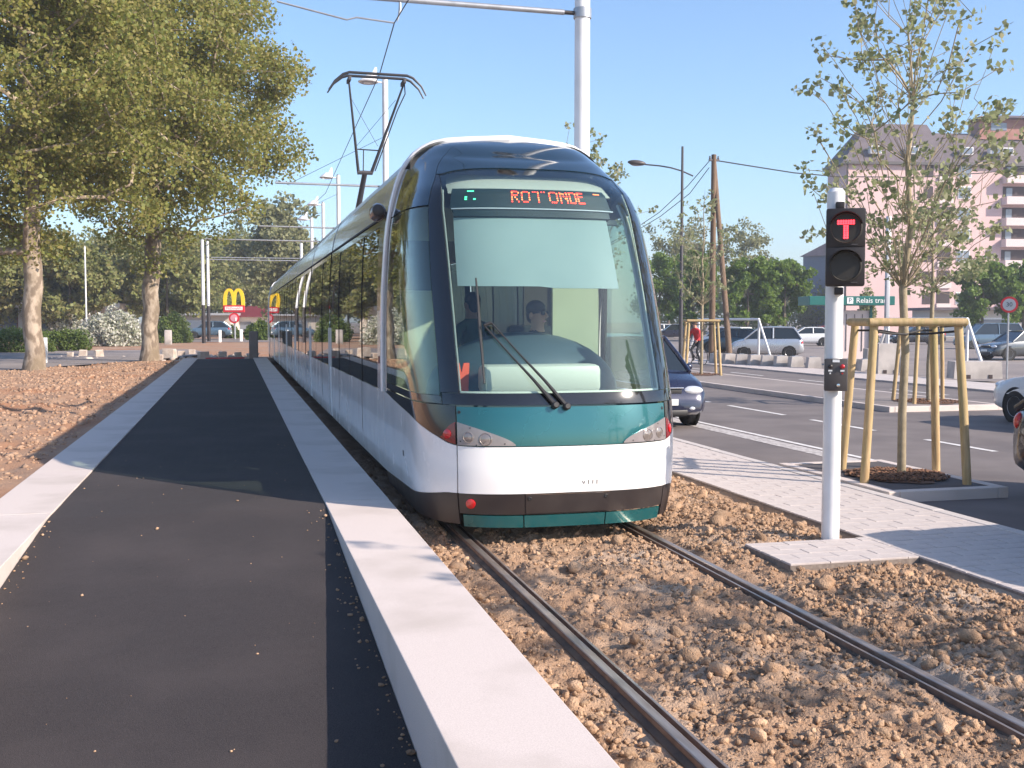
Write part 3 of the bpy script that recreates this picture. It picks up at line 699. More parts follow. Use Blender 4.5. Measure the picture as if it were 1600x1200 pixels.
for k in range(len(JO)-1):
    mbq = MB(); v0 = 2.25 if k == 0 else JO[k]+.004; v1 = JO[k+1]-.22; T_ = [-1+i/10 for i in range(21)]; vs = []
    for v in (v0, v1):
        for t in T_: vs.append(rooffn(v, t))
    mbq.add(vs, [(i, i+1, 21+i+1, 21+i) for i in range(20)]); mbq.build('roof_panel', 'roof_grey', tram, True, 60)
    if k % 2: MB().box((0, (v0+v1)/2, 3.66), (1.25, (v1-v0)*.6, .18), bev=.04).build('roof_equipment', 'roof_grey', tram, True)
    # bellows
    mbq = MB(); vs = []; fs = []; prof = [(-1, q) for q in (.26, .6, 1.1, 2, 2.6, 3.0, 3.3, 3.6, 3.9, 4.2)]; prof = prof+[(1, q) for _, q in prof[::-1]]
    m_ = 5
    for i in range(m_+1):
        sc = .93 if i % 2 else .965
        for sd, q in prof: vs.append((sd*HW(q)*sc, JO[k+1]-.24+.26*i/m_, WW(q)*(.985 if q > 2 else 1)))
    w_ = len(prof)
    for i in range(m_):
        for j in range(w_-1): fs.append((i*w_+j, i*w_+j+1, (i+1)*w_+j+1, (i+1)*w_+j))
    mbq.add(vs, fs); mbq.build('bellows', 'bellows', tram)
# far cab: the same shell turned round
for o in list(hull):
    c = o.copy(); COL.objects.link(c); c.parent = tram; c.rotation_euler = (0, 0, PI); c.location = (0, LEN, 0)
# frame, wheels, floor, ceiling
MB().box((0, LEN/2, .19), (2.05, LEN-2.2, .16)).build('underframe', 'underbody', tram)
MB().box((0, LEN/2+.2, .37), (2.32, LEN-2.6, .06)).build('floor', 'interior_dark', tram)
MB().box((0, LEN/2+1.2, 2.93), (2.2, LEN-6.2, .04)).build('ceiling', 'interior', tram)
wm = None
for v in (2.4, 4.2, 16.4, 18.2, 27, 28.8, 40.8, 42.6):
    for sx in (-1, 1):
        if wm is None:
            wmb = MB().lathe([(.10, -.07), (.28, -.07), (.31, -.05), (.31, .05), (.33, .055), (.33, .07), (.1, .07)], 24, TR(ry=PI/2)); ob = wmb.build('wheel', 'rail_side', tram, True, 30); wm = ob.data
        else: ob = obj('wheel', wm, tram)
        ob.location = (sx*.74, v, .31)
        if sx > 0: ob.rotation_euler = (0, 0, PI)
# cab interior
MB().ell((-.10, 1.22, 1.18), (.92, .62, .56), 32, 16).build('dashboard', 'dash', tram, True)
mb = MB(); mb.box((-.12, .56, 1.335), (1.06, .30, .25), bev=.05); mb.build('instrument_box', 'dash_white', tram, True)
MB().box((0, 1.05, 1.0), (1.9, 1.2, .30)).build('console', 'dash', tram)
MB().box((0, .62, 1.19), (1.66, .36, .035), bev=.012).build('sill', 'interior', tram)
panel('sun_blind', nose, -.345, .235, lambda a: 2.16+(.015 if a < 0 else 0), 2.80, 'blind', tram, 20, 8, off=-.075, th=.004)
panel('blind_roller', nose, -.34, .25, 2.80, 2.86, 'sign_case', tram, 20, 3, off=-.05, th=.05)
case = panel('destination_display', nose, -.362, .272, 2.885, 3.135, 'sign_case', tram, 24, 6, off=-.055, th=.12)
panel('display_edge', nose, -.35, .28, 2.868, 2.878, 'silver', tram, 20, 1, off=-.045, th=.012)
panel('display_shelf', nose, -.36, .36, 2.80, 2.85, 'sign_case', tram, 20, 2, off=-.14, th=.02)
FONT = {'R': ('11110', '10001', '10001', '11110', '10100', '10010', '10001'), 'O': ('01110', '10001', '10001', '10001', '10001', '10001', '01110'), 'T': ('11111', '00100', '00100', '00100', '00100', '00100', '00100'),
        'N': ('10001', '11001', '10101', '10101', '10011', '10001', '10001'), 'D': ('11110', '10001', '10001', '10001', '10001', '10001', '11110'), 'E': ('11111', '10000', '10000', '11110', '10000', '10000', '11111'), 'C': ('01110', '10001', '10000', '10000', '10000', '10001', '01110')}
def led(txt, a0, a1, q0, q1, m, rows=range(7), name='led_lettering'):
    mb = MB(); cols = len(txt)*6-1
    for i, ch in enumerate(txt):
        for r in rows:
            for c in range(5):
                if FONT[ch][r][c] == '1':
                    a = a0+(a1-a0)*(i*6+c+.5)/cols; q = q1-(q1-q0)*(r+.5)/7
                    p = nose(a, q); n = normal(nose, a, q); mb.box((0, 0, 0), ((a1-a0)/cols*2.0, (q1-q0)/7*.56, .004), M4=frame_to(p-n*.053, n))
    mb.build(name, m, case)
led('ROTONDE', -.085, .145, 2.935, 3.085, 'led_red', (0, 3, 6)); led('ROTONDE', -.085, .145, 2.935, 3.085, 'led_orange', (1, 2, 4, 5))
led('C', -.285, -.232, 2.935, 3.085, 'led_green', (0, 4, 5), 'led_line_letter')
mb = MB()
for a in (.205, .217, .229):
    p = nose(a, 3.07); n = normal(nose, a, 3.07); mb.box((0, 0, 0), (.018, .012, .004), M4=frame_to(p-n*.053, n))
mb.build('led_dots', 'led_orange', case)
# partition behind the driver
MB().box((.86, 2.62, 1.72), (.52, .05, 2.5)).build('partition', 'interior_beige', tram)
MB().box((.44, 2.66, 1.72), (.30, .05, 2.5)).build('partition', 'interior_dark', tram)
MB().box((-.86, 2.68, 1.72), (.56, .05, 2.5)).build('partition', 'interior_dark', tram)  # dark panel added to keep bright sky out of the left side window
panel('ceiling_lining', glassfn, -.97, .97, 3.16, 3.52, 'interior', tram, 20, 5, off=-.12, th=.01)
panel('inner_pillar', nose, .41, .56, 1.25, 3.0, 'interior', tram, 6, 14, off=-.10, th=.02)
MB().box((-.80, 2.60, 1.28), (.60, .04, 1.75), bev=.015).build('partition', 'interior_beige', tram)
MB().box((0, 2.66, 2.85), (2.2, .05, .35)).build('bulkhead', 'interior', tram)
for u, v in ((-.62, 2.9), (-.42, 4.6), (-.05, 6.0), (.05, 9.2), (-.30, 8.0)): MB().tube([(u, v, .4), (u, v, 2.9)], .022, 10).build('handrail', 'dash_white', tram, True)
mb = MB(); mb.box((.18, 2.02, 1.42), (.46, .12, .75), bev=.04); mb.box((.18, 1.80, 1.02), (.46, .46, .12), bev=.04); mb.tube([(.18, 1.8, .4), (.18, 1.8, 1.0)], .06); mb.build('driver_seat', 'cloth_dark', tram, True)
MB().prism([(-.06, 0), (.06, 0), (.07, .25), (.02, .25), (0, .16), (-.02, .25), (-.07, .25)], .03, TR((-.78, .78, 1.22), rx=PI/2)).build('hand_lamp', 'orange_vest', tram)
# wiper: pivot near the centre, two parallel arms and an upright blade
def onglass(px, py, out):                          # meet the sight line with the screen by its height
    best = None
    d = ray(px, py); o0 = Vector((0, 0, CAM_H)); bt = None
    for i in range(400):
        t = 7+i*.012; p = o0+d*t-Vector((TX, NOSE_Y, 0))
        q = p.z
        if q < .2 or q > 3.2: continue
        x = abs(p.x)/HW(q)
        if x >= 1: continue
        f = math.asin(min(x**1.25, 1)); v = NN(q)+1.13*(1-max(1-x**3, 0)**(1/3))
        if p.y >= v: n = normal(nose, (1 if p.x > 0 else -1)*f/(PI/2)*SB, q); return p+n*out
    return None
wp = MB(); a, b = onglass(866, 634, .035), onglass(757, 512, .05); a2, b2 = onglass(884, 636, .035), onglass(768, 508, .05)
am = onglass(832, 596, .045); am2 = onglass(850, 598, .045)
def blade_arm(p0, pm_, p1, name):
    MB().tube([p0, pm_, p0.lerp(p1, .62), p1], [.020, .013, .008, .007], 8).build(name, 'black_plastic', wip, True)
wip = MB().lathe([(.03, -.03), (.03, .02), (.02, .03), (.001, .03)], 14, frame_to(a, (0, -1, .25))).build('wiper', 'black_plastic', tram, True, 30)
MB().lathe([(.03, -.03), (.03, .02), (.02, .03), (.001, .03)], 14, frame_to(a2, (0, -1, .25))).build('pivot', 'black_plastic', wip, True, 30)
blade_arm(a, am, b, 'arm'); blade_arm(a2, am2, b2, 'arm')
MB().tube([b, b2], .014, 8).build('link', 'black_plastic', wip)
c0, c1, c2 = onglass(744, 436, .018), onglass(750, 515, .024), onglass(757, 600, .018)
MB().tube([c0, c0.lerp(c1, .5)+Vector((0, -.01, 0)), c1, c1.lerp(c2, .5)+Vector((0, -.01, 0)), c2], [.008, .012, .015, .012, .008], 6).build('blade', 'black_plastic', wip)
# camera pod on the left shoulder
for sd in (-1, 1):
    pod = MB().ell((sd*1.23, 2.98, 2.99), (.09, .24, .095), 20, 12).build('camera_pod', 'pod', tram, True)
    MB().lathe([(.065, 0), (.06, .02), (.001, .03)], 14, frame_to((sd*1.25, 2.76, 2.99), (0, -1, 0))).build('camera_lens', 'bumper', pod, True)
    MB().box((sd*1.205, 3.16, 1.42), (.012, .07, .08), bev=.004).build('side_marker', 'red_lens', tram)
# pantograph
PY_ = 18.45-NOSE_Y; PZ = 5.93
PX0 = -.36
MB().box((-.1, PY_+1.2, 3.64), (.5, 1.3, .08), bev=.02).build('pantograph_base', 'dark_steel', tram, loc=(PX0, 0, .06))
pan = MB().tube([(-.14, PY_+1.9, 3.74), (-.16, PY_+.35, 4.36)], [.055, .045], 10).build('pantograph', 'dark_steel', tram, True, loc=(PX0, 0, 0))
MB().tube([(-.29, PY_+.35, 4.36), (-.03, PY_+.35, 4.36)], .035, 8).build('knee', 'dark_steel', pan, True)
MB().tube([(-.27, PY_+.35, 4.36), (-.455, PY_, PZ-.12)], [.026, .016], 8).build('upper_arm', 'wire', pan, True)
MB().tube([(-.05, PY_+.35, 4.36), (.455, PY_, PZ-.14)], [.030, .016], 8).build('upper_arm', 'wire', pan, True)
MB().tube([(.02, PY_+.4, 4.40), (.36, PY_+.06, PZ-.55), (.485, PY_, PZ-.28), (.475, PY_, PZ-.12)], .010, 6).build('control_rod', 'wire', pan, True)
MB().tube([(-.29, PY_+.27, 4.74), (.06, PY_+.27, 4.73)], .012, 6).build('cross_bar', 'wire', pan)
MB().tube([(-.19, PY_+.27, 4.74), (-.19, PY_+.34, 4.36)], .010, 6).build('cross_bar', 'wire', pan)
for p0, p1 in (((-.30, PY_+.25, 4.8), (.33, PY_+.05, 5.55)), ((.05, PY_+.25, 4.8), (-.42, PY_+.05, 5.55))): MB().tube([p0, p1], .004, 5).build('stay', 'wire', pan)
for dy in (-.13, .13):
    hd = MB().tube([(-.80, PY_+dy, PZ-.30), (-.70, PY_+dy, PZ-.15), (-.56, PY_+dy, PZ-.035), (-.46, PY_+dy, PZ), (.50, PY_+dy, PZ-.005), (.60, PY_+dy, PZ-.04), (.74, PY_+dy, PZ-.17), (.82, PY_+dy, PZ-.32)], [.012, .016, .022, .024, .024, .022, .016, .012], 8).build('collector_strip', 'wire', pan, True)
for x in (-.455, .455): MB().box((x, PY_, PZ-.10), (.05, .34, .07), bev=.01).build('head_spring', 'dark_steel', pan)
# ------------------------------------------------------------ people
def skin_mesh(name, J, E, root='pelvis', sub=2):
    keys = list(J); me = bpy.data.meshes.new(name)
    me.from_pydata([J[k][0] for k in keys], [(keys.index(a), keys.index(b)) for a, b in E], [])
    o = bpy.data.objects.new(name, me); COL.objects.link(o)
    o.modifiers.new('skin', 'SKIN')
    for i, k in enumerate(keys):
        r = J[k][1]; me.skin_vertices[0].data[i].radius = r if isinstance(r, tuple) else (r, r); me.skin_vertices[0].data[i].use_root = (k == root)
    o.modifiers[0].use_smooth_shade = True; md = o.modifiers.new('sub', 'SUBSURF'); md.levels = sub; md.render_levels = sub
    dg = bpy.context.evaluated_depsgraph_get(); m2 = bpy.data.meshes.new_from_object(o.evaluated_get(dg)); bpy.data.objects.remove(o); return m2
def person(label, loc, rz, pose, top, legs, hair='hair', glasses=False, group=None):
    t = thing('person', label, 'person', loc, rz, group)
    J = {'pelvis': ((0, 0, pose['pz']), (.15, .11)), 'waist': ((0, pose['lean']*.25, pose['pz']+.18), (.14, .105)), 'chest': ((0, pose['lean']*.7, pose['pz']+.38), (.165, .115)),
         'neck0': ((0, pose['lean'], pose['pz']+.53), (.085, .075)), 'neck1': ((0, pose['lean']-.015, pose['pz']+.60), .058),
         'head0': ((0, pose['lean']-.02, pose['pz']+.67), (.068, .08)), 'head1': ((0, pose['lean']-.015, pose['pz']+.75), (.078, .098)), 'head2': ((0, pose['lean']-.005, pose['pz']+.83), (.066, .082))}
    E = [('pelvis', 'waist'), ('waist', 'chest'), ('chest', 'neck0'), ('neck0', 'neck1'), ('neck1', 'head0'), ('head0', 'head1'), ('head1', 'head2')]
    for sd, n in ((-1, 'l'), (1, 'r')):
        sh = Vector((sd*.185, pose['lean']*.9, pose['pz']+.48)); J['sh'+n] = (tuple(sh), .062)
        el, wr = [Vector((sd*abs(q[0]), q[1], q[2])) for q in pose['arm']]
        J['el'+n] = (tuple(el), .044); J['wr'+n] = (tuple(wr), .029); d = (wr-el).normalized(); J['pa'+n] = (tuple(wr+d*.07), (.036, .018))
        E += [('neck0', 'sh'+n), ('sh'+n, 'el'+n), ('el'+n, 'wr'+n), ('wr'+n, 'pa'+n)]
        hp_, kn, an, to = [Vector((sd*abs(q[0]), q[1], q[2])) for q in pose['leg' if 'leg'+n not in pose else 'leg'+n]]
        J['hi'+n] = (tuple(hp_), .085); J['kn'+n] = (tuple(kn), .056); J['an'+n] = (tuple(an), .038); J['to'+n] = (tuple(to), (.038, .03))
        E += [('pelvis', 'hi'+n), ('hi'+n, 'kn'+n), ('kn'+n, 'an'+n), ('an'+n, 'to'+n)]
    me = skin_mesh('body', J, E)
    # five fingers on each hand
    mb = MB()
    for sd, n in ((-1, 'l'), (1, 'r')):
        pa = Vector(J['pa'+n][0]); wr = Vector(J['wr'+n][0]); d = (pa-wr).normalized(); sdv = d.cross(Vector((0, 0, 1)));
        sdv = sdv.normalized() if sdv.length > .1 else Vector((0, 1, 0)); dn = Vector((0, 0, -1))
        for k, ln in enumerate((.065, .075, .07, .055)):
            b = pa+sdv*((k-1.5)*.019); MB.tube(mb, [b-d*.01, b+d*ln*.5+dn*.01, b+d*ln*.8+dn*.035], [.0095, .009, .007], 6)
        b = wr+d*.03-sdv*.03*sd; mb.tube([b, b+d*.03-sdv*.025*sd, b+d*.055-sdv*.025*sd+dn*.015], [.012, .011, .009], 6)
    bm = bmesh.new(); bm.from_mesh(me); vs = [bm.verts.new(v) for v in mb.v]
    for f in mb.f:
        try: bm.faces.new([vs[i] for i in f])
        except ValueError: pass
    bm.to_mesh(me); bm.free(); me.materials.clear()
    for k in ('skin', top, legs, 'black_plastic'): me.materials.append(M[k])
    hands = [Vector(J[k][0]) for k in ('pal', 'par')]; feet = [Vector(J[k][0]) for k in ('tol', 'tor', 'anl', 'anr')]
    wrs = [Vector(J[k][0]) for k in ('wrl', 'wrr')]
    for f in me.polygons:
        c = f.center; i = 1
        if c.z > pose['pz']+.585: i = 0
        elif min((c-h).length for h in hands) < .12 and min((c-h).length for h in hands) < min((c-h_).length for h_ in wrs)+.02: i = 0
        elif min((c-h).length for h in feet) < .10: i = 3
        elif c.z < pose['pz']+.06 and abs(c.x) < .30 and not any((c-h).length < .25 for h in wrs): i = 2
        f.material_index = i; f.use_smooth = True
    obj('body', me, t)
    hy = pose['lean']-.012; hz = pose['pz']+.765
    mb = MB(); mb.ell((0, hy+.018, hz+.035), (.088, .108, .088), 18, 10); hr = mb.build('hair', hair, t, True)
    MB().ell((0, hy+.06, hz-.03), (.075, .055, .085), 14, 8).build('hair', hair, t, True)
    fm = MB(); fm.tube([(0, hy-.095, hz-.002), (0, hy-.122, hz-.045), (0, hy-.098, hz-.055)], [.010, .017, .010], 6)
    fm.build('nose', 'skin', t, True)
    for sd in (-1, 1): MB().ell((sd*.085, hy+.01, hz-.035), (.014, .028, .036), 8, 6).build('ear', 'skin', t, True)
    MB().ell((0, hy-.092, hz-.088), (.026, .010, .008), 8, 6).build('mouth', 'sign_pink', t, True)
    if glasses:
        mb = MB()
        for sd in (-1, 1): mb.ell((sd*.036, hy-.098, hz-.008), (.033, .014, .022), 12, 8); mb.tube([(sd*.07, hy-.085, hz-.004), (sd*.088, hy+.02, hz-.01)], .005, 5)
        mb.build('sunglasses', 'black_plastic', t, True)
    else:
        for sd in (-1, 1): MB().ell((sd*.034, hy-.088, hz-.008), (.016, .012, .010), 8, 6).build('eye', 'hair', t, True)
    return t
SIT = dict(pz=1.16, lean=-.03, arm=[(.26, -.12, 1.36), (.17, -.36, 1.34)], leg=[(.1, -.05, 1.13), (.14, -.42, 1.10), (.14, -.50, .68), (.14, -.62, .62)])
def shift(pose, dz):
    p = dict(pose); p['pz'] += dz
    for k in ('arm', 'leg', 'legl', 'legr'):
        if k in p: p[k] = [(a, b, c+dz) for a, b, c in p[k]]
    return p
person('driver in dark clothes and sunglasses sitting behind the windscreen', (TX+.17, NOSE_Y+1.80, 0), math.radians(38), SIT, 'cloth_dark', 'cloth_dark', glasses=True)
STAND = dict(pz=.94, lean=0.0, arm=[(.25, .02, 1.15), (.25, -.10, .92)], leg=[(.1, 0, .90), (.11, -.02, .50), (.11, .02, .09), (.12, -.12, .04)])
person('dark haired passenger in a dark green top standing behind the cab, back turned', (TX-.12, NOSE_Y+3.35, .40), math.radians(200), shift(STAND, -.06), 'cloth_green', 'cloth_dark')

# ------------------------------------------------------------ masts, wires, lamps
def lamp_head(t, x, y, z, s=1.0, name='lamp_head'):
    T = TR((x, y, z)); mb = MB(); mb.lathe([(.05*s, -.10*s), (.34*s, -.06*s), (.36*s, -.03*s), (.20*s, .10*s), (.06*s, .20*s), (.001, .22*s)], 18, T)
    h = mb.build(name, 'pole_white', t, True, 35); MB().prism([(-.02*s, .0), (.30*s, 0), (.30*s, .46*s), (.24*s, .48*s)], .05*s, TR((x, y+.025*s, z), rx=PI/2)).build('reflector_fin', 'pole_white', h)
    MB().lathe([(.28*s, -.085*s), (.30*s, -.065*s)], 16, T).build('lamp_glass', 'lens', h, True); return h
def mast(lab, x, y, h, d, arm_end=None, arm_z=6.25, lamp=True, gr='masts of the overhead line', m='pole_white', stay=True, lamp_dx=-.55):
    t = thing('overhead_line_mast', lab, 'mast', (x, y, 0), 0, gr)
    MB().tube([(0, 0, -.1), (0, 0, h)], [d/2, d/2*.9], 20).build('pole', m, t, True, 40)
    MB().lathe([(d*.8, -.1), (d*.8, .04), (d*.55, .06)], 20).build('base_plate', 'galv', t)
    MB().lathe([(d/2*.9, h), (d/2*.6, h+.05), (.001, h+.07)], 16).build('cap', 'galv', t, True)
    if lamp:
        MB().tube([(0, 0, h-.12), (lamp_dx*.55, 0, h-.10)], .03, 8).build('lamp_arm', m, t); lamp_head(t, lamp_dx, 0, h-.08, .95)
    if arm_end is not None:
        e = arm_end-x; sg = 1 if e > 0 else -1
        MB().tube([(sg*(d/2+.16), 0, arm_z), (e, 0, arm_z+.02)], .038, 10).build('bracket_arm', 'galv', t, True)
        MB().tube([(sg*(d/2-.01), 0, arm_z), (sg*(d/2+.2), 0, arm_z)], .03, 10).build('insulator', 'bumper', t, True)
        if stay: MB().tube([(sg*d/2*.9, 0, min(arm_z+1.6, h-.3)), (e*.85, 0, arm_z+.05)], .008, 5).build('stay', 'wire', t)
        MB().lathe([(d/2+.012, arm_z-.07), (d/2+.012, arm_z+.07)], 18).build('collar', 'galv', t, True)
    return t
n1 = mast('thick white mast rising right behind the tram roof', 4.92, 15.2, 10.0, .235, .50, stay=False)
MB().tube([(.62-4.92, 0, 6.25), (.62-4.92, 0, 6.12), (1.55-4.92, 0, 5.94), (1.68-4.92, 0, 5.98), (2.20-4.92, 0, 5.94)], .013, 7).build('steady_arm', 'galv', n1, True)
MB().tube([(2.28-4.92, 0, 6.24), (2.28-4.92, 0, 6.12), (2.24-4.92, 0, 5.96)], [.016, .022, .006], 7).build('hanger', 'galv', n1, True)
mast('white lamp mast seen just behind the pantograph', 4.92, 36.2, 9.75, .21, 1.35)
mast('white lamp mast second behind the pantograph', 4.92, 53.0, 8.75, .20, 1.2)
mast('white lamp mast third behind the pantograph, above the tram roof', 4.92, 62.2, 8.4, .20, -1.5)
mast('most distant white lamp mast above the tram roof', 4.92, 71.5, 8.4, .20, None)
def at(px, py, depth): p = D(px, py, depth); return p.x, p.y, p.z
x, y, _ = at(472, 500, 88); mast('short white mast at the right end of the far portal', x, y, 8.0, .26, at(330, 500, 88)[0], 6.6, lamp=False, gr='masts of the far portals', stay=False)
x, y, _ = at(318, 500, 84); tm = mast('left one of the twin white masts with dark foot', x, y, 8.0, .26, None, gr='twin masts left of the tram', lamp=False); MB().tube([(0, 0, -.1), (0, 0, 3.0)], .145, 16).build('dark_foot', 'bumper', tm, True)
x, y, _ = at(326, 500, 90); tm = mast('right one of the twin white masts with dark foot', x, y, 8.3, .26, at(480, 500, 90)[0], 7.0, gr='twin masts left of the tram', lamp=False, stay=False); MB().tube([(0, 0, -.1), (0, 0, 3.0)], .145, 16).build('dark_foot', 'bumper', tm, True)
x, y, _ = at(135, 500, 80); mast('thin white pole among the leaves behind the left plane trees', x, y, 7.2, .12, None, gr='twin masts left of the tram', lamp=False)
cw = [(2.62, -6, 5.99), (2.2, 15.2, 5.94), (2.42, 18.45, 5.965), (2.95, 36.2, 5.98), (2.3, 53, 5.98), (2.9, 71.5, 5.98), (2.4, 92, 5.98)]
tag(MB().tube(cw, .0085, 6, cap=True).build('contact_wire', 'wire'), 'thin contact wire running above the tram', 'wire')

# tram signal
sp = P(1297, 848, -.02); sig = thing('tram_signal', 'white post with a black tram signal showing a red T', 'signal', (sp.x, sp.y, 0))
view = math.atan2(sp.x, sp.y)
MB().tube([(0, 0, -.15), (0, 0, 2.90)], [.074, .072], 24).build('post', 'pole_white', sig, True, 40)
MB().lathe([(.073, 2.90), (.05, 2.93), (.001, 2.94)], 20).build('cap', 'pole_white', sig, True)
MB().lathe([(.10, -.1), (.10, .0), (.08, .015)], 20).build('foot', 'galv', sig, True)
Ts = Matrix.Rotation(-view+.02, 4, 'Z')
def sbox(name, c, d, m, par=sig, bev=.008): return MB().box((0, 0, 0), d, bev=bev, M4=Ts @ TR(c)).build(name, m, par, True, 30)
hz0 = 2.435
head = sbox('signal_head', (.075, -.17, hz0), (.305, .13, .625), 'signal_black', bev=.015)
for k, dz in enumerate((.152, -.152)):
    T = Ts @ TR((.075, -.236, hz0+dz), rx=PI/2)
    sbox('signal_front', (.075, -.237, hz0+dz), (.30, .012, .30), 'signal_black', head, .004)
    MB().lathe([(.128, 0), (.130, .012), (.118, .016), (.112, .008), (.001, .008)], 32, T @ TR((0, 0, .004))).build('lens', 'signal_lens', head, True, 30)
    vz = []
    mb = MB(); n_ = 22; vs = []
    for i in range(n_+1):
        a = math.radians(15+150*i/n_)
        for r, zz in ((.132, .005), (.134, .09 if 1 else 0), (.128, .09), (.127, .005)): vs.append(T @ Vector((r*math.cos(a), r*math.sin(a), zz*(.45+.55*math.sin(a)))))
    mb.add(vs, [(i*4+j, i*4+(j+1) % 4, (i+1)*4+(j+1) % 4, (i+1)*4+j) for i in range(n_) for j in range(4)]); mb.build('visor', 'signal_black', head, True, 40)
    sbox('maker_mark', (.145, -.2455, hz0+dz-.132), (.05, .003, .009), 'signal_grey', head, 0)
mb = MB()
for r in range(2):
    for c in range(7): mb.ell((0, 0, 0), (.0105, .0105, .004), 8, 5, Ts @ TR((.075+(c-3)*.0195, -.251, hz0+.152+.055-r*.018), rx=PI/2))
for r in range(6):
    for c in range(2): mb.ell((0, 0, 0), (.0105, .0105, .004), 8, 5, Ts @ TR((.075+(c-.5)*.02, -.251, hz0+.152+.015-r*.0185), rx=PI/2))
mb.build('red_letter_t', 'signal_red', head)
for dz in (.34, -.35): sbox('bracket', (.03, -.09, hz0+dz), (.07, .20, .06), 'signal_black')
bx_ = sbox('control_box', (.02, -.115, 1.40), (.185, .085, .265), 'signal_grey', bev=.01)
for dx, m in ((-.045, 'bumper'), (.05, 'red_lamp')):
    MB().ell((0, 0, 0), (.019, .019, .014), 12, 8, Ts @ TR((.02+dx, -.162, 1.47), rx=PI/2)).build('push_button', m, bx_, True)
    sbox('caption_plate', (.02+dx, -.159, 1.435), (.032, .003, .013), 'sign_white', bx_, 0); sbox('caption_mark', (.02+dx, -.159, 1.413), (.012, .003, .012), 'sign_white' if dx < 0 else 'red_lamp', bx_, 0)
MB().lathe([(.014, 0), (.014, .01), (.001, .012)], 12, Ts @ TR((.04, -.157, 1.315), rx=PI/2)).build('lock', 'chrome', bx_, True)
sbox('sticker', (.02, -.1585, 1.515), (.055, .002, .022), 'sign_white', bx_, 0)

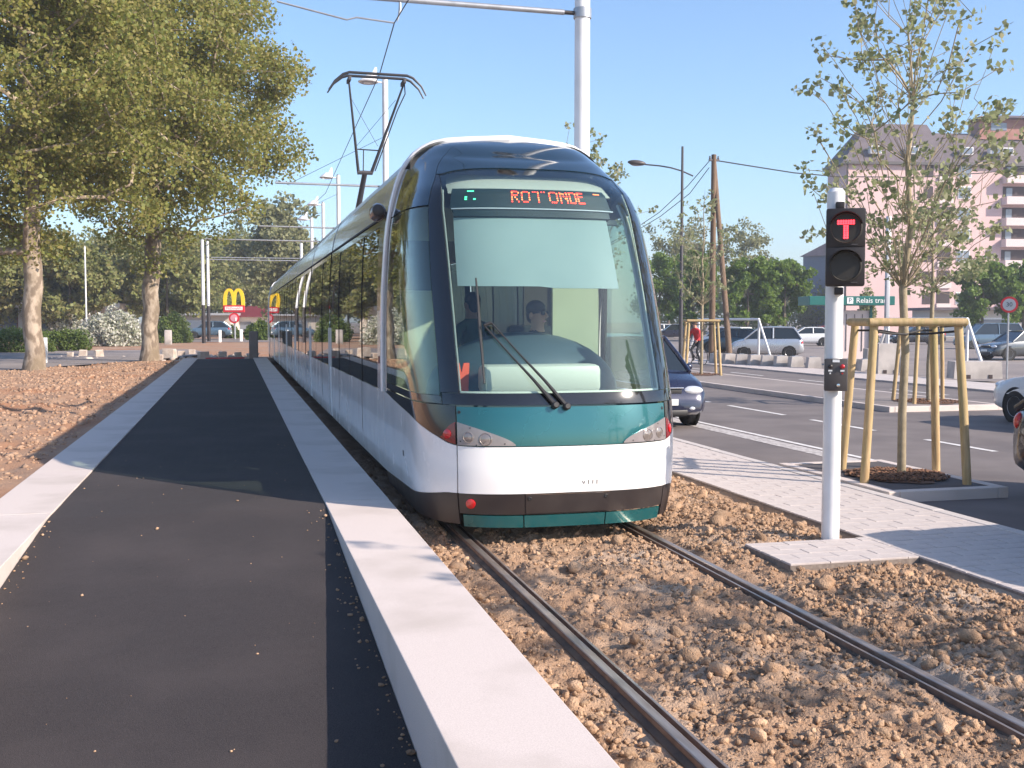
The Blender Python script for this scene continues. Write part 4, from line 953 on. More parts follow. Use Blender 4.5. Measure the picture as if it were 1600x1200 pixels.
# ------------------------------------------------------------ cars
def wheel(parent, x, y, r, sd, wd=.19):
    T = TR((x, y, r), ry=PI/2*sd)
    w_ = MB().lathe([(r*.62, -wd/2), (r*.95, -wd/2), (r, -wd/2+.03), (r, wd/2-.03), (r*.95, wd/2), (r*.64, wd/2)], 26, T).build('wheel', 'tyre', parent, True, 40)
    mb = MB(); mb.lathe([(r*.64, -wd/2+.03), (r*.64, wd/2+.004), (r*.58, wd/2-.01), (r*.50, wd/2-.022), (r*.2, wd/2-.002), (.001, wd/2)], 24, T)
    mb.build('rim', 'rim', w_, True, 30)
    mb = MB()
    for k in range(6):
        a = k*PI/3; mb.box((0, 0, 0), (r*.20, r*.11, .008), M4=T @ TR((r*.42*math.cos(a), r*.42*math.sin(a), wd/2-.010), rz=a))
    mb.build('rim_slot', 'wheel_arch', w_)
def car(label, loc, rz, colr, L=4.0, Wd=1.70, H=1.45, kind='hatch', group='cars parked around', plate=None, detail=True):
    t = thing('parked_car', label, 'car', loc, rz, group); h = L/2; w = Wd/2
    K = {'hatch': dict(sh=[(-h, .46, .80), (-h+.10, .66, .92), (-h+.35, .78, .985), (-h+.95, .90, 1.0), (-h+1.25, .94, 1.0), (0, .96, 1.0), (h-.7, .98, .99), (h-.25, 1.00, .95), (h-.06, .92, .90), (h, .60, .84)], ws=(-h+1.0, -h+1.75), rr=(h-.75, h-.12)),
         'mpv': dict(sh=[(-h, .48, .82), (-h+.10, .72, .93), (-h+.30, .84, .985), (-h+.75, .97, 1.0), (-h+1.0, 1.02, 1.0), (0, 1.03, 1.0), (h-.6, 1.04, .99), (h-.2, 1.05, .95), (h-.05, .95, .90), (h, .60, .84)], ws=(-h+.78, -h+1.55), rr=(h-.50, h-.10)),
         'wagon': dict(sh=[(-h, .46, .80), (-h+.10, .64, .92), (-h+.35, .76, .985), (-h+1.05, .87, 1.0), (-h+1.35, .92, 1.0), (0, .94, 1.0), (h-.7, .95, .99), (h-.25, .97, .95), (h-.06, .90, .90), (h, .60, .84)], ws=(-h+1.1, -h+1.85), rr=(h-.55, h-.1))}[kind]
    sh = K['sh']; zsf = pchip([a for a, _, _ in sh], [b for _, b, _ in sh]); wf = pchip([a for a, _, _ in sh], [c for _, _, c in sh])
    ys = sorted(set([a for a, _, _ in sh]+list(np.linspace(-h+.02, h-.02, 17)))); mb = MB(); vs = []
    prof = [(0, 0), (.80, 0), (.95, .10), (.985, .28), (1.0, .52), (.985, .78), (.93, .95), (.80, 1.0), (.4, 1.025), (0, 1.03)]
    full = prof+[(-a, b) for a, b in prof[::-1][1:-1]]; n = len(full)
    for y in ys:
        e = min(abs(y+h), abs(y-h)); zb = .20+.10*max(0, 1-e/.35)**2; zs = zsf(y); ww = w*wf(y)
        for a, b in full: vs.append((a*ww, y, zb+(zs-zb)*b))
    fs = [(i*n+j, i*n+(j+1) % n, (i+1)*n+(j+1) % n, (i+1)*n+j) for i in range(len(ys)-1) for j in range(n)]
    fs += [tuple(range(n))[::-1], tuple(range((len(ys)-1)*n, len(ys)*n))]
    mb.add(vs, fs); body = mb.build('body', colr, t, True, 50)
    y1, y2 = K['ws']; y3, y4 = K['rr']; wb, wt = w*.92, w*.71; zb1, zb4 = zsf(y1)-.01, zsf(y4)-.03
    def gp(y, s, top): return Vector((s*(wt if top else wb), y, H-.045 if top else zsf(y)-.015))
    A = {s: (gp(y1, s, 0), gp(y2, s, 1), gp(y3, s, 1), gp(y4, s, 0)) for s in (-1, 1)}
    def pane(name, pts, nx):
        mb = MB(); c = sum(pts, Vector())/len(pts); nn = (pts[1]-pts[0]).cross(pts[2]-pts[0]).normalized()
        if nn.dot(c-Vector((0, 0, .8))) < 0: nn = -nn
        pts = [c+(p-c)*.97 for p in pts]; k = len(pts); mb.add([p for p in pts]+[p-nn*.03 for p in pts], [tuple(range(k)), tuple(range(k, 2*k))[::-1]]+[(i, k+i, k+(i+1) % k, (i+1) % k) for i in range(k)])
        mb.build(name, 'car_glass', t)
    pane('windscreen', [A[-1][0], A[1][0], A[1][1], A[-1][1]], 0); pane('rear_window', [A[-1][3], A[1][3], A[1][2], A[-1][2]], 0)
    for s in (-1, 1):
        ym = y1+(y4-y1)*.50; zb = zsf(ym)-.015; b0, b1 = Vector((s*wb, ym-.04, zb)), Vector((s*wt, ym-.04, H-.045)); c0, c1 = Vector((s*wb, ym+.06, zb)), Vector((s*wt, ym+.06, H-.045))
        pane('side_window', [A[s][0], b0, b1, A[s][1]], 0); pane('side_window', [c0, A[s][3], A[s][2], c1], 0)
        mb = MB()
        for a, b in ((A[s][0], A[s][1]), (b0.lerp(c0, .5), b1.lerp(c1, .5)), (A[s][3], A[s][2]), (A[s][1], A[s][2])): mb.tube([a, a.lerp(b, .5)+Vector((s*.012, 0, .012)), b], .038, 8)
        mb.build('pillar', colr, t, True)
    # roof with a slight crown
    mb = MB(); vs = []; nx, ny = 8, 8
    for j in range(ny+1):
        v = j/ny; y = y2-.04+(y3-y2+.08)*v
        for i in range(nx+1):
            u = -1+2*i/nx; vs.append((u*(wt+.02), y, H-.035+.035*(1-u*u)*.9-.04*(2*v-1)**2*(1-.3*u*u)+.03))
    m0 = len(vs); vs += [(x_, y_, z_-.05) for x_, y_, z_ in vs]; q = nx+1
    fs = [(j*q+i, j*q+i+1, (j+1)*q+i+1, (j+1)*q+i) for j in range(ny) for i in range(nx)]; fs += [tuple(m0+k for k in f[::-1]) for f in fs]
    bd = list(range(q))+[j*q+nx for j in range(1, ny+1)]+[ny*q+i for i in range(nx-1, -1, -1)]+[j*q for j in range(ny-1, 0, -1)]
    fs += [(a, m0+a, m0+b, b) for a, b in zip(bd, bd[1:]+bd[:1])]; mb.add(vs, fs); mb.build('roof', colr, t, True, 50)
    r = .30 if L < 4.1 else .315
    for s in (-1, 1):
        for y in (-h+.78, h-.72):
            MB().lathe([(r+.055, -.03), (r+.055, .0), (.05, .004)], 26, TR((s*(w*.992), y, r+.01), ry=PI/2*s)).build('wheel_arch', 'wheel_arch', t)
            wheel(t, s*(w-.085), y, r, s)
        if detail:
            MB().ell((s*(w+.09), y1+.42, zsf(y1)+.06), (.085, .055, .065), 10, 8).build('wing_mirror', colr, t, True)
            for y in (-.05, .85): MB().box((s*(w*.993), y, .80), (.016, .12, .022), bev=.004).build('door_handle', colr, t)
            MB().box((s*(w*1.0), .1, .52), (.018, L*.42, .04), bev=.006).build('rubbing_strip', 'black_plastic', t)
        MB().ell((s*w*.66, -h+.13, .665), (w*.235, .10, .085), 14, 10).build('headlight', 'car_light', t, True)
        MB().ell((s*w*.60, -h+.03, .36), (.07, .05, .04), 10, 8).build('fog_light', 'car_light', t, True)
        MB().ell((s*w*.80, h-.11, .80), (w*.13, .09, .12), 12, 10).build('tail_light', 'red_lamp', t, True)
    MB().box((0, -h+.075, .665), (w*.80, .06, .10), bev=.02).build('grille', 'black_plastic', t, True)
    MB().box((0, -h+.01, .29), (w*1.0, .06, .10), bev=.02).build('air_intake', 'black_plastic', t, True)
    MB().box((0, -h+.035, .72), (w*.84, .05, .022), bev=.008).build('trim', 'chrome', t)
    for y, f in ((-h-.012, -1), (h+.012, 1)):
        pl = MB().box((0, y, .475), (.50, .02, .11), bev=.004).build('number_plate', 'plate', t)
        if plate and f < 0: lettering('plate_text', plate, .095, TR((0, y-.011, .475), rx=PI/2), 'plate_ink', pl, .002)
    MB().box((0, 0, .24), (Wd*.82, L*.86, .10)).build('underside', 'underbody', t)
    return t
RZc = RZ+.004
gp_ = 'cars parked along the lay-bys'
car('navy people carrier with lit chrome headlight parked half hidden behind the tram', (7.22, 19.75, RZc), 0, 'car_navy', 4.3, 1.74, 1.62, 'mpv', gp_, 'V 94')
car('dark car cut off by the right edge, tail light and bumper only', (9.00, 8.06, RZc), 0, 'car_black', 4.2, 1.74, 1.42, 'hatch', gp_)
car('dark car in the nearer lay-by casting its shadow on the pavement', (7.55, 5.25, RZc), 0, 'car_grey', 4.2, 1.72, 1.48, 'hatch', gp_)
wp_ = P(1576, 662, RZ); car('white car with black wheel arch cut off by the right edge', (wp_.x+1.05, wp_.y-1.0, RZc), PI, 'car_white', 3.8, 1.66, 1.45, 'hatch', gp_)
def car_at(label, px, py, rz, colr, z=-.116, **k):
    p = P(px, py, z); car(label, (p.x, p.y, z), rz, colr, group='cars in the car park', detail=False, **k)
lp = -YAW
car_at('silver compact car parked broadside behind the concrete blocks', 1197, 559, lp+PI/2*1.0-.25-PI, 'car_silver', L=3.75, Wd=1.72, H=1.62, kind='mpv')
car_at('dark teal car behind the nose of the silver compact', 1150, 551, lp-PI/2-.7, 'car_teal', L=4.3, H=1.45)
car_at('white car roof showing behind the leaning wooden pole', 1133, 546, lp-PI/2-.8, 'car_white', L=4.3, H=1.50, kind='wagon')
car_at('white hatchback standing behind the silver compact', 1259, 540, lp-PI/2-.15, 'car_white', L=3.8, H=1.42)
car_at('dark red car peeping out behind the white hatchback', 1288, 534, lp-PI/2, 'car_red', L=4.2, H=1.45)
car_at('dark car with pale hubcap behind the white slanting bar', 1598, 562, lp-PI/2+.2, 'car_grey', L=4.3, H=1.45, kind='hatch')
car_at('blue car at the back right, behind the dark hatchback', 1545, 545, lp-PI/2, 'car_blue', L=4.4, H=1.75, kind='mpv')
car_at('dark car beyond the wooden stakes in the car park', 1432, 538, lp-PI/2, 'car_dark', L=4.2, H=1.45)
car_at('dark blue estate car under the clipped trees', 1052, 529, lp-PI/2, 'car_navy', L=4.3, H=1.5, kind='wagon')
car_at('white car at the left end of the car park row', 1030, 527, lp-PI/2, 'car_white', L=4.1, H=1.5)
p = P(327, 531, .05); car('grey blue hatchback near the twin masts at the far crossing', (p.x, p.y, .24), lp-PI/2+.1, 'car_blue', L=3.9, H=1.5, group='cars at the far crossing', detail=False)
# ------------------------------------------------------------ vegetation
def leaves(C, size, rng, up=.3):
    n = len(C); d = rng.normal(size=(n, 3)); d /= np.linalg.norm(d, axis=1)[:, None]
    r = rng.normal(size=(n, 3)); r[:, 2] += up; s = np.cross(d, r); s /= np.linalg.norm(s, axis=1)[:, None]+1e-9
    nn = np.cross(d, s); L = size*rng.uniform(.65, 1.35, n); L = L[:, None]; W = L*.42
    a = C-d*L*.5; b = C+s*W+nn*L*.10; c = C+d*L*.5; e = C-s*W+nn*L*.10
    V = np.stack([a, b, c, e], 1).reshape(-1, 3); F = np.arange(4*n).reshape(n, 4); return V, F
def grow_tree(label, base, rng, trunk_h, trunk_r, cc, cr, ntips, nleaf, lsize, clr, lm, bm_, cat='tree', group=None, shell=.5, step=.9, noise_gap=.15, minr=.012, upw=.6, leader=False, name='tree', lean=(0, 0), wood_sides=6, flare=1.35, boxy=False, tipfun=None):
    t = thing(name, label, cat, base, rng.uniform(0, 6), group); t.rotation_euler = (0, 0, 0)
    nodes = [np.array([0, 0, -.15])]; par = [-1]; ztop = cc[2]+cr[2]*(.92 if leader else .45); k = max(6, int(ztop/.7))
    wob = rng.normal(size=(k+1, 2))*.02*trunk_h**.5
    for i in range(1, k+1):
        z = ztop*i/k; f = z/ztop; nodes.append(np.array([cc[0]*f*f+lean[0]*f+wob[i, 0], cc[1]*f*f+lean[1]*f+wob[i, 1], z])); par.append(i-1)
    ntr = len(nodes)
    tips = []
    while len(tips) < ntips:
        d = rng.normal(size=3); d /= np.linalg.norm(d); q = rng.uniform(shell**3, 1)**(1/3)
        if boxy: d = d/np.abs(d).max()*(.85+.15*rng.uniform())
        p = np.array(cc)+d*q*np.array(cr)*(1+.10*rng.normal())
        if p[2] < trunk_h*(1.12 if leader else .55): continue
        if tipfun and not tipfun(p): continue
        if noise_gap and float(fbm(np.array([p[0]*.45+p[2]*.3]), np.array([p[1]*.45+p[2]*.45]), 3, 2)[0]) < -noise_gap*2+0: continue
        tips.append(p)
    tips = sorted(tips, key=lambda p: (p[0]-cc[0])**2+(p[1]-cc[1])**2+.3*(p[2]-trunk_h)**2); ends = []
    for p in tips:
        A = np.array(nodes); dv = p-A; dist = np.linalg.norm(dv, axis=1); cost = dist*(1+upw*np.clip(A[:, 2]-p[2]+.35*dist, 0, 3)/(dist+.3)); cost[A[:, 2] < trunk_h*.93] = 1e9
        if leader: cost[np.hypot(A[:, 0], A[:, 1]) > .92*math.hypot(p[0], p[1])] = 1e9
        if leader and rng.uniform() < .35:
            hd = math.hypot(p[0], p[1]); za = max(p[2]-1.5*hd-.1, trunk_h); j = int(np.argmin(np.abs(A[:ntr, 2]-za)))
        else: j = int(np.argmin(cost))
        a = nodes[j]; m = max(1, int(dist[j]/step)); prev = j
        for i in range(1, m+1):
            f = i/m; q = a+(p-a)*f; q = q+rng.normal(size=3)*.05*dist[j]*f*(1-f)*2; q[2] -= .10*dist[j]*f*(1-f)*(1 if upw < .8 else -.2)
            nodes.append(q); par.append(prev); prev = len(nodes)-1
        ends.append(prev)
    cnt = np.zeros(len(nodes))
    for e in ends: cnt[e] += 1
    for i in range(len(nodes)-1, 0, -1): cnt[par[i]] += cnt[i]
    rad = np.maximum(minr*np.maximum(cnt, .6)**.47, minr*.7); sc = trunk_r/rad[1]
    rad = np.where(np.arange(len(nodes)) < ntr, rad*sc, np.minimum(rad*sc**(.25 if leader else .6), trunk_r*(.42 if leader else .6))); rad[0] = trunk_r*flare; rad[1] = trunk_r*1.05
    zt = np.array([q[2] for q in nodes[:ntr]]); rad[:ntr] = np.where(zt < trunk_h, np.maximum(rad[:ntr], trunk_r*(1-.22*np.clip(zt/trunk_h, 0, 1))), rad[:ntr]); rad[0] = trunk_r*flare
    mb = MB(); lo = [i for i in range(ntr) if zt[i] <= trunk_h+.8]; mb.tube([nodes[i] for i in lo], [float(rad[i]) for i in lo], max(14, wood_sides))
    trunk = mb.build('trunk', bm_, t, True, 60)
    mb = MB()
    for i in range(lo[-1]+1, len(nodes)):
        a, b = nodes[par[i]], nodes[i]; mb.tube([a, b], [float(min(rad[par[i]], rad[i]*1.35)), float(rad[i])], wood_sides if rad[i] > minr*2 else 4, cap=False)
    mb.build('branches', bm_, t, True, 60)
    E = np.array([nodes[e] for e in ends]); per = nleaf//len(E); w_ = rng.normal(size=(len(E), per, 3)); w_ /= np.linalg.norm(w_, axis=2)[..., None]
    C = (E[:, None, :]+w_*(clr*rng.uniform(.1, 1, (len(E), per, 1))**.6)*np.array([1, 1, .8])).reshape(-1, 3)
    V, F = leaves(C, lsize, rng); crown = obj('crown', npmesh('crown', V, F, lm), t); return t
rg = np.random.default_rng(21)
p1, p2 = P(52, 578, .15), P(233, 564, .15)
grow_tree('plane tree with speckled trunk at the left edge, nearer of the pair', (p1.x, p1.y, .1), rg, 4.3, .30, (-.5, .3, 10.1), (5.9, 5.4, 6.2), 540, 88000, .135, .85, 'leaf_plane', 'bark', group='plane trees on the bank', shell=.35, lean=(.3, .1), noise_gap=.13, upw=.4)
grow_tree('plane tree with forked trunk standing nearer to the path', (p2.x, p2.y, .1), rg, 4.6, .33, (.35, .3, 11.6), (6.2, 5.6, 6.7), 580, 96000, .145, .9, 'leaf_plane', 'bark', group='plane trees on the bank', shell=.35, lean=(.5, .1), noise_gap=.13, upw=.4)
# far trees, left
def far_tree(px, depth, ytop, half, lm, label, lsize=.42, n=5200, zb=2.2, trunk_r=.16, group='trees in the background left', boxy=False, z0=0.0, ntips=75):
    x, y, _ = at(px, 500, depth); ztop = CAM_H+(500-ytop)/FPX*depth; r = half/FPX*depth; cz = (ztop+zb)/2
    grow_tree(label, (x, y, z0), rg, max(zb*.8, .8), trunk_r, (0, 0, cz), (r, r*.8, (ztop-zb)/2), ntips, n, lsize, r*.26, lm, 'bark_far', group=group, noise_gap=.12, wood_sides=5, shell=.45, boxy=boxy, step=1.6)
for px, dep, yt, hf, lb in ((-40, 74, 385, 70, 'dense olive tree at the far left edge behind the plane trees'), (45, 82, 372, 62, 'olive tree just right of the nearer plane trunk'),
                       (110, 76, 395, 60, 'olive tree behind the white flowering shrub'), (175, 86, 380, 60, 'olive tree between the two plane trunks, close to the right one'),
                       (262, 80, 372, 58, 'brownish green tree right of the forked plane trunk'), (312, 104, 385, 52, 'dark tree behind the twin masts'),
                       (372, 118, 378, 60, 'dark green tree behind the yellow arches sign'), (470, 122, 405, 58, 'green tree touching the far end of the tram')):
    far_tree(px, dep+(26 if px > 300 else 17), yt-18, hf*1.08, 'leaf_mid' if px % 2 else 'leaf_far', lb, n=12000, zb=1.5, ntips=130, lsize=.36)
far_tree(432, 112, 312, 68, 'leaf_pale', 'tall pale tree rising above the far end of the tram', n=8000, zb=3.5, ntips=110)
far_tree(400, 172, 385, 80, 'leaf_far', 'dark tree behind the grey cabinet and arches', n=9000, zb=.6, ntips=110)
far_tree(215, 150, 370, 95, 'leaf_far', 'broad dark tree farthest back behind the forked trunk', n=11000, zb=.6, ntips=130)
far_tree(60, 152, 375, 105, 'leaf_far', 'broad dark tree farthest back at the left', n=11000, zb=.6, ntips=130)
# right side
for px, dep, yt, hf, lb in ((1030, 112, 402, 40, 'bright green clipped tree nearest to the tram'), (1083, 105, 400, 32, 'bright green clipped tree behind the street lamp'),
                            (1168, 98, 408, 34, 'bright green clipped tree right of the leaning pole'), (1226, 100, 406, 38, 'bright green clipped tree left of the signal'),
                            (1535, 95, 412, 42, 'clipped green tree in front of the pink house, left one'), (1600, 95, 410, 38, 'clipped green tree in front of the pink house at the right edge')):
    far_tree(px, dep, yt, hf, 'leaf_bright', lb, lsize=.27, n=11000, zb=1.7, ntips=120, group='clipped trees round the car park', boxy=True)
for px, dep, yt, hf, lb in ((1045, 135, 352, 48, 'tall pale tree behind the clipped trees, left of the wooden poles'), (1100, 142, 338, 40, 'tall pale tree right behind the wooden poles'),
                            (1165, 138, 342, 42, 'tall pale loose tree right of the wooden poles')):
    far_tree(px, dep, yt, hf, 'leaf_pale', lb, lsize=.34, n=3600, zb=3.5, group='pale trees beyond the car park')
far_tree(1275, 165, 445, 60, 'leaf_far', 'low dark trees in front of the blue grey block', n=4000, zb=.8, group='pale trees beyond the car park')
far_tree(1120, 160, 460, 120, 'leaf_far', 'broad dark tree filling the gap below the clipped crowns', n=7000, zb=.6, group='pale trees beyond the car park')
# young street trees with their stakes
def young(label, base, z, h, rx, rz_, ntips, nleaf, ls, seed, gr='young staked street trees', tr=.045, clr=.10):
    return grow_tree(label, (base[0], base[1], z), np.random.default_rng(seed), 2.05, tr, (.02, 0, (2.0+h)/2), (rx, rx, (h-2.0)/2), ntips, nleaf, ls, clr, 'leaf_young', 'bark_young', group=gr, shell=.55, step=.28, noise_gap=0, minr=.0036, upw=1.6, leader=True, name='young_tree', wood_sides=6, flare=1.1)
young('young leafy tree with pale bark beside the tram signal', T1, .06, 5.85, 1.22, 1, 220, 3300, .068, 5, clr=.15)
young('young tree behind the nearest stakes, in front of the pink house', T2, .06, 5.0, 1.25, 1, 120, 1800, .09, 6, clr=.14)
young('thin young tree by the wooden utility pole', T3, .06, 6.2, 1.2, 1, 90, 1000, .10, 8, clr=.14)
young('young tree whose twigs show between tram and street lamp', (7.42, 23.0), .05, 5.9, 1.3, 1, 150, 2200, .085, 9, clr=.15)
young('young tree beside the lay-by whose shadow falls across the rails', T0, .06, 5.0, 1.2, 1, 130, 1500, .08, 12, clr=.14)
def stakes(label, base, z, w_, h, r, rz, ring=True):
    t = thing('tree_stakes', label, 'tree stakes', (base[0], base[1], z), rz, 'wooden stake frames round young trees')
    cs = [(-w_/2, -w_/2), (w_/2, -w_/2), (w_/2, w_/2), (-w_/2, w_/2)]; top = []
    for cx, cy in cs:
        lean = .80; p0 = Vector((cx, cy, -.15)); p1_ = Vector((cx*lean, cy*lean, h)); top.append(p1_)
        MB().tube([p0, p0.lerp(p1_, .5)+Vector((random.uniform(-.006, .006), 0, 0)), p1_], [r, r*.97, r*.93], 14).build('stake', 'timber', t, True, 50)
    for i in range(4):
        a, b = top[i], top[(i+1) % 4]; d = (b-a).normalized(); zz = Vector((0, 0, -.03 if i % 2 else -.03-.0*r))
        mb = MB(); n_ = 10; vs = []; up = Vector((0, 0, 1)); sd = d.cross(up)
        out = (a+b)*.5; out.z = 0; out = out.normalized()*(r*1.0)
        for e in (a-d*.07, b+d*.07):
            for k in range(n_+1): an = PI*k/n_; vs.append(e+zz+out+(out.normalized()*math.sin(an)+up*math.cos(an))*r*.95)
        mb.add(vs, [(k, k+1, n_+2+k, n_+1+k) for k in range(n_)]+[(0, n_+1, 2*n_+1, n_), tuple(range(n_+1)), tuple(range(n_+1, 2*n_+2))[::-1]]); mb.build('rail', 'timber', t, True, 50)
    for i in range(2):
        a, b = top[i], top[i+2]; c = Vector((0, 0, h-.16)); sag = Vector((0, 0, -.16))
        MB().tube([a+sag*.8, a.lerp(c, .5)+sag*.3+Vector((0, 0, -.03)), Vector((0, .06 if i else -.06, h-.17)), b.lerp(c, .5)+sag*.3, b+sag*.8], .014, 6).build('tie_strap', 'strap', t)
    return t
stakes('tall wooden stake frame nearest, beside the signal post', T1, .055, 1.12, 1.80, .048, -.33)
stakes('wooden stake frame on the far island behind the nearest one', T2, .055, 1.15, 1.80, .045, -.2)
stakes('wooden stake frame by the wooden utility pole', T3, .055, 1.15, 1.80, .045, -.3)
stakes('wooden stake frame beside the lay-by, nearest to the viewer', T0, .055, 1.12, 1.80, .048, -.2)
# bushes and hedges
def bush(label, px, ybase, ytop, halfpx, z0, lm, n, ls, name='bush', cat='bush', dep=.7, boxy=False, group='shrubs beyond the lane'):
    b = P(px, ybase, z0); depth = (z0-CAM_H)/ray(px, ybase).z; h = (ybase-ytop)/FPX*depth; r = halfpx/FPX*depth
    t = thing(name, label, cat, (b.x, b.y+r*dep*.5, z0), -YAW, group)
    d = rg.normal(size=(n, 3)); d /= np.linalg.norm(d, axis=1)[:, None]
    if boxy: d = d/np.abs(d).max(axis=1)[:, None]**.75
    d[:, 2] = np.abs(d[:, 2]); q = rg.uniform(.62, 1.04, (n, 1)); lum = 1+.34*fbm(d[:, 0]*3+d[:, 2]*2, d[:, 1]*3, 5, 2)[:, None]
    V, F = leaves(d*q*lum*np.array([r, r*dep, h]), ls, rg); obj('foliage', npmesh('foliage', V, F, lm), t)
    mb = MB()
    for k in range(9): a = rg.uniform(0, 2*PI); e = rg.uniform(.3, .75); mb.tube([(0, 0, -.05), (math.cos(a)*r*e*.4, math.sin(a)*r*dep*e*.4, h*.4), (math.cos(a)*r*e, math.sin(a)*r*dep*e, h*.8)], [.04, .03, .012], 5)
    mb.build('stems', 'bark_far', t); return t
bush('white flowering shrub beyond the lane', 172, 540, 489, 50, .1, 'blossom', 8000, .19)
bush('smaller white flowering shrub left of the large one', 105, 532, 494, 32, .1, 'blossom', 2600, .19)
bush('rounded green bush right of the forked plane trunk', 268, 535, 493, 29, .1, 'leaf_hedge', 6000, .14)
bush('clipped green hedge left of the nearer plane trunk', 10, 552, 517, 62, .1, 'leaf_hedge', 7000, .11, 'hedge', 'hedge', .35, True)
bush('clipped green hedge right of the nearer plane trunk', 100, 549, 519, 36, .1, 'leaf_hedge', 5000, .11, 'hedge', 'hedge', .4, True)
bush('dark green bush behind the grey cabinet', 405, 531, 504, 22, .1, 'leaf_hedge', 4000, .2)
bush('green bush below the yellow arches sign', 362, 528, 511, 12, .1, 'leaf_hedge', 2000, .2)
bush('green shrub beside the ticket hut', 1357, 545, 452, 16, -.12, 'leaf_pale', 1500, .25)
# ------------------------------------------------------------ small street furniture
def post(label, px, yb, yt, wpx, z0, m, name='bollard', cat='bollard', group=None, cap=True, dp=None):
    b = P(px, yb, z0); depth = (z0-CAM_H)/ray(px, yb).z; h = (yb-yt)/FPX*depth; w_ = wpx/FPX*depth; t = thing(name, label, cat, (b.x, b.y, z0), -YAW+.15, group)
    MB().box((0, 0, h/2-.05), (w_, dp or w_, h+.1), bev=min(w_, h)*.06).build('shaft', m, t, True, 30)
    if cap: MB().box((0, 0, h+.006), (w_*.86, (dp or w_)*.86, .02), bev=.005).build('cap', m, t)
    return t
post('square grey cabinet at the far end of the path', 396.5, 559, 518, 13, .2, 'cabinet_grey', 'cabinet', 'cabinet')
post('slim white marker post beside the nearer plane trunk', 71.5, 568, 528, 5.5, .12, 'pole_white', 'marker_post', 'post')
post('pale concrete post beside the rounded green bush', 263, 537, 516, 10, .1, 'concrete', group='posts beyond the path')
for px, yb, yt, lb in ((377, 533, 515, 'small white bollard just right of the twin masts'), (424, 533, 517, 'small white bollard beside the far end of the tram'), (344, 534, 516, 'small red and white bollard by the far hatchback')):
    post(lb, px, yb, yt, 4, .1, 'sign_white', group='small bollards at the crossing')
for k, (px, yb, hpx, wpx) in enumerate(((130, 556, 8, 12), (110, 557, 6, 9), (155, 557, 9, 13), (265, 559, 12, 20), (283, 555, 6, 12), (300, 553, 6, 10), (318, 560, 9, 16), (348, 556, 6, 12), (372, 557, 6, 10), (250, 562, 7, 10))):
    b = P(px, yb, .15); dep = (.15-CAM_H)/ray(px, yb).z; s_ = wpx/FPX*dep; h = hpx/FPX*dep
    lb = ('pale stone block lying left of the forked plane trunk', 'low pale stone left of the other two on the lane edge', 'squared pale stone block on the lane edge', 'largest pale rubble block by the forked plane trunk', 'flat pale rubble block behind the largest one', 'small pale rubble block towards the path', 'pale block at the left corner of the path end', 'pale block behind the middle of the path end', 'small pale block left of the grey cabinet', 'small pale block at the foot of the forked plane trunk')[k]
    bm = bmesh.new(); bmesh.ops.create_cube(bm, size=1, matrix=Matrix.Diagonal((s_, s_*.7, h*1.3, 1))); bmesh.ops.bevel(bm, geom=bm.edges[:], offset=h*.12, segments=1, affect='EDGES')
    for v in bm.verts: v.co += Vector([random.uniform(-.08, .08)*h for _ in range(3)])
    me = bpy.data.meshes.new('rubble_block'); bm.to_mesh(me); bm.free(); me.materials.append(M['rubble']); o = obj('rubble_block', me, None, (b.x, b.y, .15+h*.5)); o.rotation_euler = (0, 0, random.uniform(-.4, .4)); tag(o, lb, 'stone', 'pale rubble beyond the bank')
n = 260; X = rng.uniform(-9, 1.2, n); Y = rng.uniform(47.8, 58, n); s = .05+.05*rng.gamma(1.2, .7, n)
tag(obj('rubble', scatter_mesh('rubble', np.stack([X, Y, .06+s*.2], -1), s, rng, 'rubble', 1, .6, .25)), 'pale broken stones strewn past the path end', 'rubble', kind='stuff')
mb = MB(); mb.box((-.4, 47.85, .23), (1.6, .05, .05), bev=.01); bb = mb.build('barrier_board', 'sign_red'); tag(bb, 'low red board across the far end of the path', 'barrier')
# concrete blocks along the car park
px = 1118; k = 0
blk = None; names = ('first', 'second', 'third', 'fourth', 'fifth', 'sixth', 'seventh', 'eighth', 'ninth', 'tenth')
for px in (1119, 1139, 1159, 1179, 1199, 1220, 1243, 1271, 1330, 1352):
    yb = 567+(px-1119)*.052; b = P(px, yb, RZ+.05)
    lb = f'pale concrete block, {names[k]} from the tram in the row along the car park'
    t = thing('concrete_block', lb, 'block', (b.x, b.y, RZ+.05), -YAW+random.uniform(-.1, .1), 'concrete blocks along the car park')
    if blk is None:
        o = MB().prism([(-.27, 0), (.27, 0), (.22, .42), (-.22, .42)], .5, TR((0, .25, 0), rx=PI/2)).build('block', 'concrete', t); o2 = MB().prism([(-.12, 0), (.12, 0), (.09, .02), (-.09, .02)], .3, TR((0, .15, .42), rx=PI/2)).build('lifting_lug', 'galv', t); blk = (o.data, o2.data)
    else: obj('block', blk[0], t); obj('lifting_lug', blk[1], t)
    k += 1
def slabblock(label, px0, px1, yb, yt, z0=RZ+.05, dp=.6):
    a, b = P(px0, yb, z0), P(px1, yb, z0); dep = (z0-CAM_H)/ray((px0+px1)/2, yb).z; h = (yb-yt)/FPX*dep; c = (a+b)/2
    t = thing('concrete_barrier', label, 'barrier', (c.x, c.y+dp/2, z0), -YAW, 'large concrete barriers')
    w_ = (b-a).length; MB().prism([(-w_/2, 0), (w_/2, 0), (w_/2*.96, h), (-w_/2*.96, h)], dp, TR((0, dp/2, 0), rx=PI/2)).build('block', 'concrete', t)
    MB().box((-w_*.2, -dp/2+.0, .07), (.12, .04, .12)).build('lifting_slot', 'dark_opening', t); MB().box((w_*.25, -dp/2+.0, .07), (.12, .04, .12)).build('lifting_slot', 'dark_opening', t)
slabblock('tall concrete barrier between hut and stakes', 1375, 1411, 584, 537)
